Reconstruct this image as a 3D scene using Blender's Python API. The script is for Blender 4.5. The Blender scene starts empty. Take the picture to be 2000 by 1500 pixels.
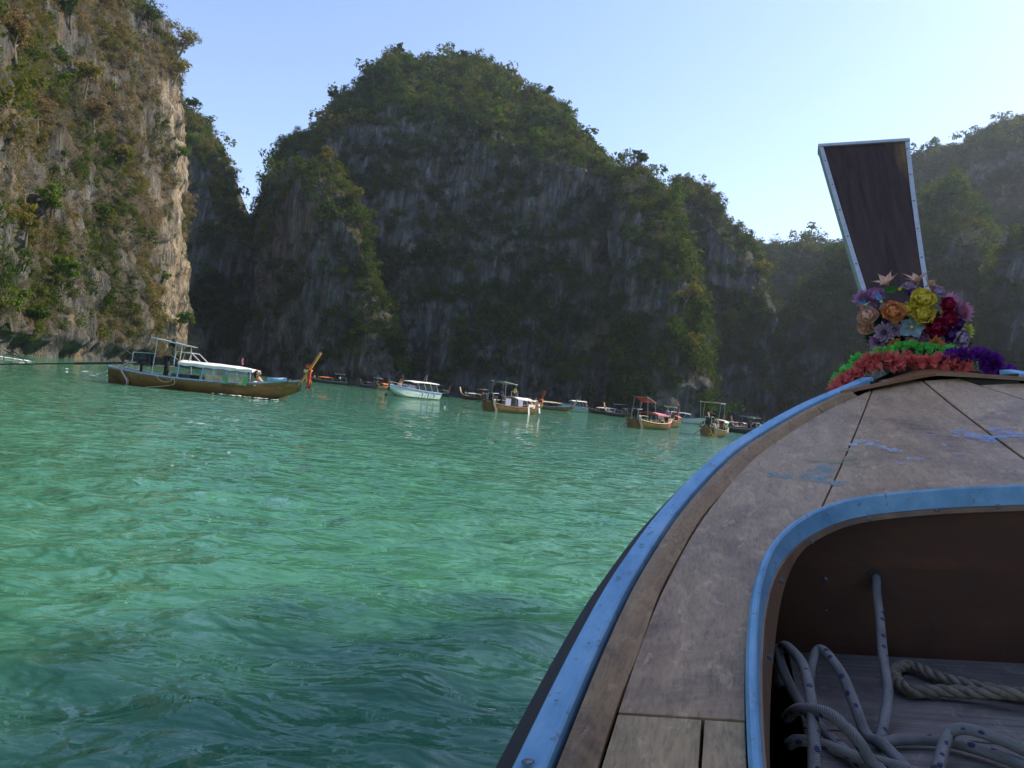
import bpy, math, random
import numpy as np
from mathutils import Matrix, Vector, Euler

random.seed(7); RNG = np.random.default_rng(7)
SC = bpy.context.scene
COL = SC.collection
R = math.radians

# ------------------------------------------------------------------ camera
CAM_Z = 1.45
FPX = 1387.0                       # focal length in pixels of a 2000 x 1500 frame
ROLL = math.atan(0.11)             # the phone was held slightly tilted
PITCH = math.atan(25.45 / 1387.0)
cam_data = bpy.data.cameras.new('camera')
cam = bpy.data.objects.new('camera', cam_data); COL.objects.link(cam)
cam_data.sensor_fit = 'HORIZONTAL'; cam_data.sensor_width = 36.0
cam_data.lens = 36.0 * FPX / 2000.0
cam_data.clip_start = 0.02; cam_data.clip_end = 8000.0
FWD = np.array([0, math.cos(PITCH), math.sin(PITCH)])
R0 = np.array([1., 0, 0]); U0 = np.cross(R0, FWD)
RGT = math.cos(ROLL) * R0 + math.sin(ROLL) * U0
UPV = -math.sin(ROLL) * R0 + math.cos(ROLL) * U0
cam.matrix_world = Matrix(((RGT[0], UPV[0], -FWD[0], 0), (RGT[1], UPV[1], -FWD[1], 0),
                           (RGT[2], UPV[2], -FWD[2], CAM_Z), (0, 0, 0, 1)))
SC.camera = cam

# ------------------------------------------------------------------ light
SUN_AZ, SUN_EL = R(70), R(43)      # azimuth from the viewing direction towards the right
world = bpy.data.worlds.new('World'); SC.world = world; world.use_nodes = True
wn = world.node_tree; wn.nodes.clear()
sky = wn.nodes.new('ShaderNodeTexSky'); sky.sky_type = 'NISHITA'; sky.sun_disc = False
sky.sun_elevation = SUN_EL; sky.sun_rotation = SUN_AZ
sky.air_density = 1.25; sky.dust_density = 0.7; sky.ozone_density = 3.5; sky.altitude = 0
bg = wn.nodes.new('ShaderNodeBackground'); bg.inputs['Strength'].default_value = 0.138
wo = wn.nodes.new('ShaderNodeOutputWorld')
tn = wn.nodes.new('ShaderNodeMix'); tn.data_type = 'RGBA'; tn.blend_type = 'MULTIPLY'; tn.inputs[0].default_value = 1.0; tn.inputs[7].default_value = (1.06, 0.955, 1.0, 1)   # a milky, slightly violet sky all over
wn.links.new(sky.outputs[0], tn.inputs[6]); wn.links.new(tn.outputs[2], bg.inputs[0]); wn.links.new(bg.outputs[0], wo.inputs[0])
sun_data = bpy.data.lights.new('sun', 'SUN'); sun_data.energy = 3.5; sun_data.angle = R(0.5)
sun_data.color = (1.0, 0.91, 0.78)
sun = bpy.data.objects.new('sun', sun_data); COL.objects.link(sun)
SUN_DIR = Vector((math.cos(SUN_EL) * math.sin(SUN_AZ), math.cos(SUN_EL) * math.cos(SUN_AZ), math.sin(SUN_EL)))
sun.rotation_euler = SUN_DIR.to_track_quat('Z', 'Y').to_euler(); sun.location = (60, 0, 90)
SC.view_settings.view_transform = 'Standard'; SC.view_settings.look = 'None'
SC.view_settings.gamma = 1.0; SC.view_settings.use_curve_mapping = False
SC.view_settings.exposure = 0.92
SC.cycles.use_denoising = True; SC.cycles.use_adaptive_sampling = True; SC.cycles.adaptive_threshold = 0.02; SC.cycles.adaptive_min_samples = 16
SC.cycles.max_bounces = 5; SC.cycles.diffuse_bounces = 2; SC.cycles.glossy_bounces = 2
SC.cycles.transmission_bounces = 4; SC.cycles.volume_bounces = 0; SC.cycles.transparent_max_bounces = 8
SC.cycles.caustics_reflective = False; SC.cycles.caustics_refractive = False

# ------------------------------------------------------------------ helpers
def horizon(px): return 775.6 + 0.11 * (px - 1000)
def at(px, py, Y):
    """world point in the direction of a point of the 2000x1500 survey frame, at distance Y north of the camera"""
    d = FWD + (px - 1000) / FPX * RGT - (py - 750) / FPX * UPV
    return np.array([0, 0, CAM_Z]) + d * (Y / d[1])
def shore(px, Y):
    p = at(px, horizon(px), Y); p[2] = 0.0; return p

def _hash(ix, iy, iz, seed):
    h = (ix.astype(np.uint32) * np.uint32(374761393) + iy.astype(np.uint32) * np.uint32(668265263)
         + iz.astype(np.uint32) * np.uint32(2147483647 - 5) * np.uint32(31) + np.uint32((seed * 974634777) & 0xffffffff))
    h ^= h >> np.uint32(13); h *= np.uint32(1274126177); h ^= h >> np.uint32(16)
    h *= np.uint32(2246822519); h ^= h >> np.uint32(13)
    return h
_G = np.array([[1,1,0],[-1,1,0],[1,-1,0],[-1,-1,0],[1,0,1],[-1,0,1],[1,0,-1],[-1,0,-1],
               [0,1,1],[0,-1,1],[0,1,-1],[0,-1,-1],[1,1,0],[-1,1,0],[0,-1,1],[0,-1,-1]], float)
def pn(P, seed=0):
    P = np.asarray(P, float); i = np.floor(P).astype(np.int64); f = P - i
    w = f * f * f * (f * (f * 6 - 15) + 10)
    out = 0
    for cx in (0, 1):
        for cy in (0, 1):
            for cz in (0, 1):
                g = _G[_hash(i[:, 0] + cx, i[:, 1] + cy, i[:, 2] + cz, seed) & 15]
                d = (g * (f - np.array([cx, cy, cz]))).sum(1)
                wx = w[:, 0] if cx else 1 - w[:, 0]
                wy = w[:, 1] if cy else 1 - w[:, 1]
                wz = w[:, 2] if cz else 1 - w[:, 2]
                out = out + d * wx * wy * wz
    return out
def fbm(P, octv=4, seed=0, gain=0.5, lac=2.03):
    a, s, o = 1.0, 0.0, 0.0; P = np.asarray(P, float)
    for k in range(octv):
        o = o + a * pn(P, seed + k * 17); s += a; a *= gain; P = P * lac
    return o / s
def ridged(P, octv=3, seed=0):
    a, s, o = 1.0, 0.0, 0.0; P = np.asarray(P, float)
    for k in range(octv):
        o = o + a * (1 - 2 * np.abs(pn(P, seed + k * 13))); s += a; a *= 0.5; P = P * 2.1
    return o / s
def sstep(a, b, x):
    t = np.clip((x - a) / (b - a), 0, 1); return t * t * (3 - 2 * t)

def tag(o, label=None, cat=None, group=None, kind=None):
    if label: o['label'] = label
    if cat: o['category'] = cat
    if group: o['group'] = group
    if kind: o['kind'] = kind
    return o
def link(o, parent=None):
    COL.objects.link(o)
    if parent is not None: o.parent = parent
    return o
def empty(name, loc=(0, 0, 0), rz=0.0, mat=None):
    o = bpy.data.objects.new(name, None); COL.objects.link(o); o.empty_display_size = 0.2
    if mat is not None: o.matrix_world = mat
    else: o.location = loc; o.rotation_euler = (0, 0, rz)
    return o

class MB:
    """collects shapes, then links them as one mesh object"""
    def __init__(s): s.v = []; s.f = []; s.uv = None
    def add(s, vs, fs):
        b = len(s.v); s.v.extend([tuple(map(float, p)) for p in vs]); s.f.extend([tuple(i + b for i in q) for q in fs]); return s
    def box(s, c, d, rot=None):
        x, y, z = [q / 2 for q in d]; m = Euler(rot).to_matrix() if rot is not None else Matrix.Identity(3)
        vs = [m @ Vector((a * x, b * y, e * z)) + Vector(c) for a in (-1, 1) for b in (-1, 1) for e in (-1, 1)]
        return s.add(vs, [(0, 1, 3, 2), (4, 6, 7, 5), (0, 4, 5, 1), (2, 3, 7, 6), (0, 2, 6, 4), (1, 5, 7, 3)])
    def tube(s, pts, r, n=6, cap=True, flat=1.0):
        pts = [Vector(p) for p in pts]; N = len(pts); rs = r if hasattr(r, '__len__') else [r] * N
        b = len(s.v); prev = None
        for i, p in enumerate(pts):
            t = (pts[min(i + 1, N - 1)] - pts[max(i - 1, 0)]); t = t.normalized() if t.length > 1e-9 else Vector((0, 0, 1))
            if prev is None:
                a = t.orthogonal().normalized()
            else:
                a = (prev - t * prev.dot(t)); a = a.normalized() if a.length > 1e-6 else t.orthogonal().normalized()
            prev = a; c = t.cross(a)
            for k in range(n):
                th = 2 * math.pi * k / n
                s.v.append(tuple(p + (a * math.cos(th) + c * math.sin(th) * flat) * rs[i]))
        for i in range(N - 1):
            for k in range(n):
                s.f.append((b + i * n + k, b + i * n + (k + 1) % n, b + (i + 1) * n + (k + 1) % n, b + (i + 1) * n + k))
        if cap:
            s.f.append(tuple(b + k for k in reversed(range(n)))); s.f.append(tuple(b + (N - 1) * n + k for k in range(n)))
        return s
    def ball(s, c, r, nu=10, nv=7):
        r = r if hasattr(r, '__len__') else (r, r, r); b = len(s.v); c = Vector(c)
        for j in range(nv + 1):
            ph = math.pi * j / nv
            for i in range(nu):
                th = 2 * math.pi * i / nu
                s.v.append((c[0] + r[0] * math.sin(ph) * math.cos(th), c[1] + r[1] * math.sin(ph) * math.sin(th), c[2] + r[2] * math.cos(ph)))
        for j in range(nv):
            for i in range(nu):
                s.f.append((b + j * nu + i, b + (j + 1) * nu + i, b + (j + 1) * nu + (i + 1) % nu, b + j * nu + (i + 1) % nu))
        return s
    def grid(s, rows, closed=False):
        """rows: list of equal-length lists of points"""
        b = len(s.v); n = len(rows[0])
        for r in rows: s.v.extend([tuple(map(float, p)) for p in r])
        for i in range(len(rows) - 1):
            for k in range(n if closed else n - 1):
                s.f.append((b + i * n + k, b + i * n + (k + 1) % n, b + (i + 1) * n + (k + 1) % n, b + (i + 1) * n + k))
        return s
    def slab(s, rows, t):
        """a curved sheet of points thickened downwards by t"""
        n = len(rows[0]); m = len(rows)
        s.grid(rows)
        b = len(s.v); low = [[(p[0], p[1], p[2] - t) for p in r] for r in rows]
        for r in low: s.v.extend([tuple(map(float, p)) for p in r])
        for i in range(m - 1):
            for k in range(n - 1):
                s.f.append((b + i * n + k, b + (i + 1) * n + k, b + (i + 1) * n + k + 1, b + i * n + k + 1))
        a = b - n * m
        for i in range(m - 1):
            s.f.append((a + i * n, a + (i + 1) * n, b + (i + 1) * n, b + i * n))
            s.f.append((a + i * n + n - 1, b + i * n + n - 1, b + (i + 1) * n + n - 1, a + (i + 1) * n + n - 1))
        for k in range(n - 1):
            s.f.append((a + k, b + k, b + k + 1, a + k + 1))
            q = (m - 1) * n
            s.f.append((a + q + k, a + q + k + 1, b + q + k + 1, b + q + k))
        return s
    def mesh(s, name, smooth=False):
        me = bpy.data.meshes.new(name); me.from_pydata(s.v, [], s.f); me.update()
        if smooth: me.polygons.foreach_set('use_smooth', np.ones(len(me.polygons), bool))
        return me
    def build(s, name, mat, parent=None, smooth=False, bevel=0.0):
        me = s.mesh(name, smooth); me.materials.append(mat)
        o = bpy.data.objects.new(name, me); link(o, parent)
        if bevel:
            m = o.modifiers.new('bevel', 'BEVEL'); m.width = bevel; m.segments = 2; m.limit_method = 'ANGLE'
        return o

def crom(pts, n):
    """Catmull-Rom through the points, n samples"""
    P = np.array(pts, float); K = len(P)
    if K == 2: return np.array([P[0] + (P[1] - P[0]) * t for t in np.linspace(0, 1, n)])
    d = np.linalg.norm(np.diff(P, axis=0), axis=1); u = np.concatenate([[0], np.cumsum(d)]); x = np.linspace(0, u[-1], n)
    out = []
    for t in x:
        i = min(max(np.searchsorted(u, t, 'right') - 1, 0), K - 2); h = u[i + 1] - u[i]; w = (t - u[i]) / h if h > 0 else 0
        m0 = (P[i + 1] - P[i - 1]) / (u[i + 1] - u[i - 1]) if i > 0 else (P[1] - P[0]) / (u[1] - u[0])
        m1 = (P[i + 2] - P[i]) / (u[i + 2] - u[i]) if i < K - 2 else (P[-1] - P[-2]) / (u[-1] - u[-2])
        out.append((2*w**3 - 3*w**2 + 1) * P[i] + (w**3 - 2*w**2 + w) * h * m0 + (-2*w**3 + 3*w**2) * P[i + 1] + (w**3 - w**2) * h * m1)
    return np.array(out)

# ------------------------------------------------------------------ materials
def new_mat(name):
    m = bpy.data.materials.new(name); m.use_nodes = True; nt = m.node_tree; nt.nodes.clear()
    out = nt.nodes.new('ShaderNodeOutputMaterial'); return m, nt, out
def nd(nt, t, **kw):
    n = nt.nodes.new(t)
    for k, v in kw.items():
        if k in n.inputs: n.inputs[k].default_value = v
        else: setattr(n, k, v)
    return n
def ramp(nt, stops, fac=None):
    r = nt.nodes.new('ShaderNodeValToRGB'); e = r.color_ramp.elements
    while len(e) < len(stops): e.new(0.5)
    for i, (p, c) in enumerate(stops):
        e[i].position = p; e[i].color = (*c, 1) if len(c) == 3 else c
    if fac is not None: nt.links.new(fac, r.inputs[0])
    return r
def noise(nt, vec, scale, detail=4, rough=0.55, dist=0.0):
    n = nd(nt, 'ShaderNodeTexNoise', Scale=scale, Detail=detail, Roughness=rough, Distortion=dist)
    if vec is not None: nt.links.new(vec, n.inputs['Vector'])
    return n
def mapping(nt, vec, scale=(1, 1, 1), rot=(0, 0, 0)):
    m = nd(nt, 'ShaderNodeMapping'); m.inputs['Scale'].default_value = scale; m.inputs['Rotation'].default_value = rot
    nt.links.new(vec, m.inputs['Vector']); return m.outputs[0]
def mixc(nt, fac, a, b, mode='MIX'):
    m = nd(nt, 'ShaderNodeMix', data_type='RGBA', blend_type=mode)
    for sock, val in ((m.inputs[0], fac), (m.inputs[6], a), (m.inputs[7], b)):
        if hasattr(val, 'is_linked') or hasattr(val, 'links'): nt.links.new(val, sock)
        else: sock.default_value = (*val, 1) if hasattr(val, '__len__') else val
    return m.outputs[2]
def bump(nt, h, strength=0.5, dist=0.1):
    b = nd(nt, 'ShaderNodeBump', Strength=strength, Distance=dist); nt.links.new(h, b.inputs['Height']); return b.outputs[0]

_cache = {}
def plain(name, col, rough=0.6, var=0.12, scale=9.0, metal=0.0, bmp=0.0, spec=0.5):
    """painted / plastic / metal surface with a little grime and unevenness"""
    if name in _cache: return _cache[name]
    m, nt, out = new_mat(name); tc = nd(nt, 'ShaderNodeTexCoord')
    n = noise(nt, tc.outputs['Object'], scale, 5, 0.6)
    dark = tuple(c * (1 - var * 2.2) for c in col); lite = tuple(min(1, c * (1 + var)) for c in col)
    r = ramp(nt, [(0.3, dark), (0.55, col), (0.75, lite)], n.outputs[0])
    p = nd(nt, 'ShaderNodeBsdfPrincipled', Roughness=rough, Metallic=metal); p.inputs['Specular IOR Level'].default_value = spec
    nt.links.new(r.outputs[0], p.inputs['Base Color'])
    if bmp: nt.links.new(bump(nt, n.outputs[0], 0.5, bmp), p.inputs['Normal'])
    nt.links.new(p.outputs[0], out.inputs[0]); _cache[name] = m; return m
def wood(name, light, dark, axis=1, rough=0.55, scale=1.0, stain=(0.05, 0.045, 0.04), stain_amt=0.5, bmp=0.002, spec=0.4, fine=0.0):
    """grain running along one axis, blotches, dark stains and, close up, fibres and scuffs"""
    if name in _cache: return _cache[name]
    m, nt, out = new_mat(name); tc = nd(nt, 'ShaderNodeTexCoord'); sc = [22 * scale] * 3; sc[axis] = 1.4 * scale
    ob = tc.outputs['Object']
    g = noise(nt, mapping(nt, ob, sc), 1.0, 6, 0.6, 0.6)
    b = noise(nt, ob, 4.0 * scale, 5, 0.6)
    s = noise(nt, ob, 2.1 * scale, 7, 0.7, 0.8)
    c1 = ramp(nt, [(0.3, dark), (0.7, light)], g.outputs[0]).outputs[0]
    c2 = mixc(nt, ramp(nt, [(0.35, (0, 0, 0)), (0.7, (0.8,) * 3)], b.outputs[0]).outputs[0], c1, tuple((a + d) / 2 for a, d in zip(light, dark)))
    sf = ramp(nt, [(0.5, (0, 0, 0)), (0.66, (stain_amt,) * 3)], s.outputs[0]).outputs[0]
    c3 = mixc(nt, sf, c2, stain); h = g.outputs[0]
    if fine:
        fs = [170.0] * 3; fs[axis] = 2.4; f1 = noise(nt, mapping(nt, ob, fs), 1.0, 5, 0.65, 0.4)
        c3 = mixc(nt, fine, c3, ramp(nt, [(0.32, (0.30,) * 3), (0.5, (0.95,) * 3), (0.7, (1.25, 1.22, 1.18))], f1.outputs[0]).outputs[0], 'MULTIPLY')
        f2 = noise(nt, mapping(nt, ob, (34, 17, 34)), 1.0, 7, 0.75, 0.6)
        c3 = mixc(nt, ramp(nt, [(0.56, (0, 0, 0)), (0.64, (0.38,) * 3)], f2.outputs[0]).outputs[0], c3, tuple(min(1, k * 1.35 + .04) for k in light))
        f3 = noise(nt, mapping(nt, ob, (13, 6, 13)), 1.0, 7, 0.75, 1.0)
        c3 = mixc(nt, ramp(nt, [(0.60, (0, 0, 0)), (0.68, (0.6,) * 3)], f3.outputs[0]).outputs[0], c3, stain); h = f1.outputs[0]
    p = nd(nt, 'ShaderNodeBsdfPrincipled', Roughness=rough); p.inputs['Specular IOR Level'].default_value = spec
    nt.links.new(c3, p.inputs['Base Color']); nt.links.new(bump(nt, h, 0.5, bmp), p.inputs['Normal'])
    nt.links.new(p.outputs[0], out.inputs[0]); _cache[name] = m; return m

def rock_material(name, grey, dark, warm, warm_amt=0.5, soil=(0.07, 0.06, 0.035)):
    m, nt, out = new_mat(name); geo = nd(nt, 'ShaderNodeNewGeometry'); pos = geo.outputs['Position']
    streak = noise(nt, mapping(nt, pos, (0.55, 0.55, 0.035)), 1.0, 7, 0.62, 0.3)
    fine = noise(nt, mapping(nt, pos, (1.6, 1.6, 0.35)), 1.0, 8, 0.68, 0.2)
    big = noise(nt, mapping(nt, pos, (0.06, 0.06, 0.03)), 1.0, 4, 0.55)
    wv = noise(nt, mapping(nt, pos, (0.30, 0.30, 0.03)), 1.0, 5, 0.6, 0.4)
    c = ramp(nt, [(0.28, dark), (0.47, tuple(g * 0.55 for g in grey)), (0.60, grey), (0.74, tuple(min(1, g * 1.9) for g in grey))], streak.outputs[0]).outputs[0]
    c = mixc(nt, ramp(nt, [(0.3, (0.25,) * 3), (0.62, (1.0,) * 3)], fine.outputs[0]).outputs[0], dark, c)
    wf = ramp(nt, [(0.54, (0, 0, 0)), (0.68, (warm_amt,) * 3)], wv.outputs[0]).outputs[0]
    c = mixc(nt, wf, c, warm)
    cream = nd(nt, 'ShaderNodeAttribute', attribute_name='cream')
    cf = nd(nt, 'ShaderNodeMath', operation='MULTIPLY')
    nt.links.new(cream.outputs['Fac'], cf.inputs[0])
    nt.links.new(ramp(nt, [(0.38, (0.1,) * 3), (0.54, (1.0,) * 3)], streak.outputs[0]).outputs[0], cf.inputs[1])
    creamc = ramp(nt, [(0.32, (0.13, 0.095, 0.06)), (0.5, (0.36, 0.28, 0.18)), (0.68, (0.52, 0.43, 0.30))], fine.outputs[0]).outputs[0]
    c = mixc(nt, cf.outputs[0], c, creamc)
    veg = nd(nt, 'ShaderNodeAttribute', attribute_name='veg')
    vf = nd(nt, 'ShaderNodeMath', operation='MULTIPLY'); nt.links.new(veg.outputs['Fac'], vf.inputs[0]); vf.inputs[1].default_value = 0.85
    c = mixc(nt, vf.outputs[0], c, soil)
    p = nd(nt, 'ShaderNodeBsdfPrincipled', Roughness=0.92); p.inputs['Specular IOR Level'].default_value = 0.15
    nt.links.new(c, p.inputs['Base Color'])
    hs = nd(nt, 'ShaderNodeMath', operation='ADD'); nt.links.new(streak.outputs[0], hs.inputs[0]); nt.links.new(fine.outputs[0], hs.inputs[1])
    nt.links.new(bump(nt, hs.outputs[0], 0.9, 1.3), p.inputs['Normal'])
    nt.links.new(p.outputs[0], out.inputs[0]); return m

def foliage_material(name, stops, transl=0.35, inst=True):
    m, nt, out = new_mat(name); geo = nd(nt, 'ShaderNodeNewGeometry')
    if inst:
        a = nd(nt, 'ShaderNodeAttribute', attribute_name='tint', attribute_type='INSTANCER')
        ad = nd(nt, 'ShaderNodeMath', operation='MULTIPLY_ADD'); nt.links.new(geo.outputs['Random Per Island'], ad.inputs[0]); ad.inputs[1].default_value = 0.22
        nt.links.new(a.outputs['Fac'], ad.inputs[2]); fac = ad.outputs[0]
    else: fac = geo.outputs['Random Per Island']
    c = ramp(nt, stops, fac).outputs[0]
    d = nd(nt, 'ShaderNodeBsdfDiffuse', Roughness=0.9); t = nd(nt, 'ShaderNodeBsdfTranslucent'); mx = nd(nt, 'ShaderNodeMixShader'); mx.inputs[0].default_value = transl
    nt.links.new(c, d.inputs[0]); nt.links.new(mixc(nt, 1.0, c, (1.0, 1.0, 0.6), 'MULTIPLY'), t.inputs[0])
    nt.links.new(d.outputs[0], mx.inputs[1]); nt.links.new(t.outputs[0], mx.inputs[2]); nt.links.new(mx.outputs[0], out.inputs[0]); return m

LEAF_STOPS = [(0.0, (0.022, 0.042, 0.012)), (0.3, (0.045, 0.080, 0.018)), (0.5, (0.080, 0.132, 0.022)), (0.66, (0.170, 0.170, 0.036)),
              (0.8, (0.210, 0.150, 0.060)), (1.0, (0.340, 0.250, 0.140))]
M_FOL = foliage_material('cliff_foliage', LEAF_STOPS)
M_TWIG = foliage_material('dry_twigs', [(0.0, (0.16, 0.13, 0.09)), (1.0, (0.42, 0.35, 0.25))], 0.0)
M_BARK = plain('bark', (0.16, 0.125, 0.09), 0.9, 0.25, 6.0)
M_ROCK = rock_material('limestone_grey', (0.23, 0.23, 0.215), (0.024, 0.025, 0.025), (0.36, 0.26, 0.16), 0.4)  # streaked grey limestone of every cliff but the left one
M_ROCK_LEFT = rock_material('limestone_weathered', (0.215, 0.21, 0.185), (0.028, 0.028, 0.025), (0.38, 0.25, 0.11), 0.5, soil=(0.085, 0.065, 0.035))

# ------------------------------------------------------------------ plant prototypes for the overgrown cliffs
PROTO = bpy.data.collections.new('plant_prototypes')       # never linked to the scene itself
def leaf_cloud(n, size, blobs, seed, zsq=0.8, droop=0.0):
    r = np.random.default_rng(seed); vs = []; fs = []
    cs = [(r.normal(0, 0.42, 3) * (1, 1, zsq), 0.35 + 0.3 * r.random()) for _ in range(blobs)]
    for k in range(n):
        c, rad = cs[k % blobs]; d = r.normal(0, 1, 3); d /= np.linalg.norm(d); p = c + d * rad * (0.55 + 0.45 * r.random()) * (1, 1, zsq)
        nrm = d + r.normal(0, 0.5, 3) + (0, 0, 0.4); nrm /= np.linalg.norm(nrm); a = np.cross(nrm, r.normal(0, 1, 3)); a /= np.linalg.norm(a); b = np.cross(nrm, a)
        l = size * (0.6 + 0.8 * r.random()); w = l * 0.55; i = len(vs)
        vs += [p - a * l, p + b * w, p + a * l - (0, 0, droop * l), p - b * w]; fs.append((i, i + 1, i + 2, i + 3))
    return vs, fs
def proto(name, mb, mats, mi=None):
    me = mb.mesh(name)
    for m in mats: me.materials.append(m)
    if mi is not None: me.polygons.foreach_set('material_index', np.array(mi, np.int32))
    o = bpy.data.objects.new(name, me); PROTO.objects.link(o); return o
for k in range(4):
    mb = MB(); mb.add(*leaf_cloud(230, 0.115, 5 + k, 100 + k)); proto('plant_%02d' % k, mb, [M_FOL])
for k in range(2):                                          # small tree with a short trunk
    mb = MB(); vs, fs = leaf_cloud(260, 0.11, 7, 120 + k, 0.7); mb.add([(p[0], p[1], p[2] + 0.9) for p in vs], fs); nl = len(mb.f)
    mb.tube([(0, 0, -0.3), (0.05, 0.02, 0.4), (0.0, 0.1, 1.0)], [0.06, 0.05, 0.02], 5)
    mb.tube([(0.03, 0.02, 0.35), (0.4, 0.1, 0.95)], [0.04, 0.012], 4)
    proto('plant_%02d' % (4 + k), mb, [M_FOL, M_BARK], [0] * nl + [1] * (len(mb.f) - nl))
for k in range(3):                                          # bare dry shrub
    mb = MB(); r = random.Random(140 + k)
    for q in range(26):
        a = r.uniform(0, 6.28); e = r.uniform(0.1, 1.2); L = r.uniform(0.6, 1.2)
        d = Vector((math.cos(a) * math.cos(e), math.sin(a) * math.cos(e), math.sin(e)))
        m1 = d * L * 0.55 + Vector((r.uniform(-.1, .1), r.uniform(-.1, .1), r.uniform(-.1, .1)))
        mb.tube([(0, 0, -0.1), m1, d * L + Vector((0, 0, -0.15 * L))], [0.016, 0.011, 0.004], 3, False)
        for _ in range(3):
            e2 = m1 + Vector((r.uniform(-.35, .35), r.uniform(-.35, .35), r.uniform(-.25, .35)))
            mb.tube([m1, e2], [0.008, 0.003], 3, False)
    nl = len(mb.f); vs, fs = leaf_cloud(60, 0.07, 6, 150 + k); mb.add([(p[0], p[1], p[2] + 0.35) for p in vs], fs)
    proto('plant_%02d' % (6 + k), mb, [M_TWIG, M_FOL], [0] * nl + [1] * (len(mb.f) - nl))
for k in range(2):                                          # hanging creeper
    mb = MB(); vs, fs = leaf_cloud(200, 0.10, 8, 160 + k, 1.0, 0.8); mb.add([(p[0] * 0.55, p[1] * 0.55, p[2] * 1.5 - 0.6) for p in vs], fs); proto('plant_%02d' % (9 + k), mb, [M_FOL])

def scatter_tree():
    ng = bpy.data.node_groups.new('scatter_plants', 'GeometryNodeTree')
    ng.interface.new_socket('Geometry', in_out='INPUT', socket_type='NodeSocketGeometry')
    ng.interface.new_socket('Geometry', in_out='OUTPUT', socket_type='NodeSocketGeometry')
    N = ng.nodes; L = ng.links; gi = N.new('NodeGroupInput'); go = N.new('NodeGroupOutput')
    ci = N.new('GeometryNodeCollectionInfo'); ci.inputs['Collection'].default_value = PROTO
    ci.inputs['Separate Children'].default_value = True; ci.inputs['Reset Children'].default_value = True
    ip = N.new('GeometryNodeInstanceOnPoints'); ip.inputs['Pick Instance'].default_value = True
    def na(n, t):
        a = N.new('GeometryNodeInputNamedAttribute'); a.data_type = t; a.inputs['Name'].default_value = n; return a.outputs['Attribute']
    L.new(gi.outputs[0], ip.inputs['Points']); L.new(ci.outputs[0], ip.inputs['Instance']); L.new(na('pid', 'INT'), ip.inputs['Instance Index'])
    L.new(na('rot', 'FLOAT_VECTOR'), ip.inputs['Rotation']); L.new(na('scl', 'FLOAT_VECTOR'), ip.inputs['Scale']); L.new(ip.outputs[0], go.inputs[0]); return ng
SCATTER = scatter_tree()
def scatter(name, P, pid, scl, rot, tint, label, cat='vegetation'):
    me = bpy.data.meshes.new(name); me.vertices.add(len(P)); me.vertices.foreach_set('co', np.asarray(P, np.float32).ravel())
    for n, t, d in (('pid', 'INT', np.asarray(pid, np.int32)), ('tint', 'FLOAT', np.asarray(tint, np.float32))):
        a = me.attributes.new(n, t, 'POINT'); a.data.foreach_set('value', d)
    for n, d in (('rot', rot), ('scl', scl)):
        a = me.attributes.new(n, 'FLOAT_VECTOR', 'POINT'); a.data.foreach_set('vector', np.asarray(d, np.float32).ravel())
    o = bpy.data.objects.new(name, me); link(o); m = o.modifiers.new('scatter', 'NODES'); m.node_group = SCATTER
    return tag(o, label, cat, kind='stuff')

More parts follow.
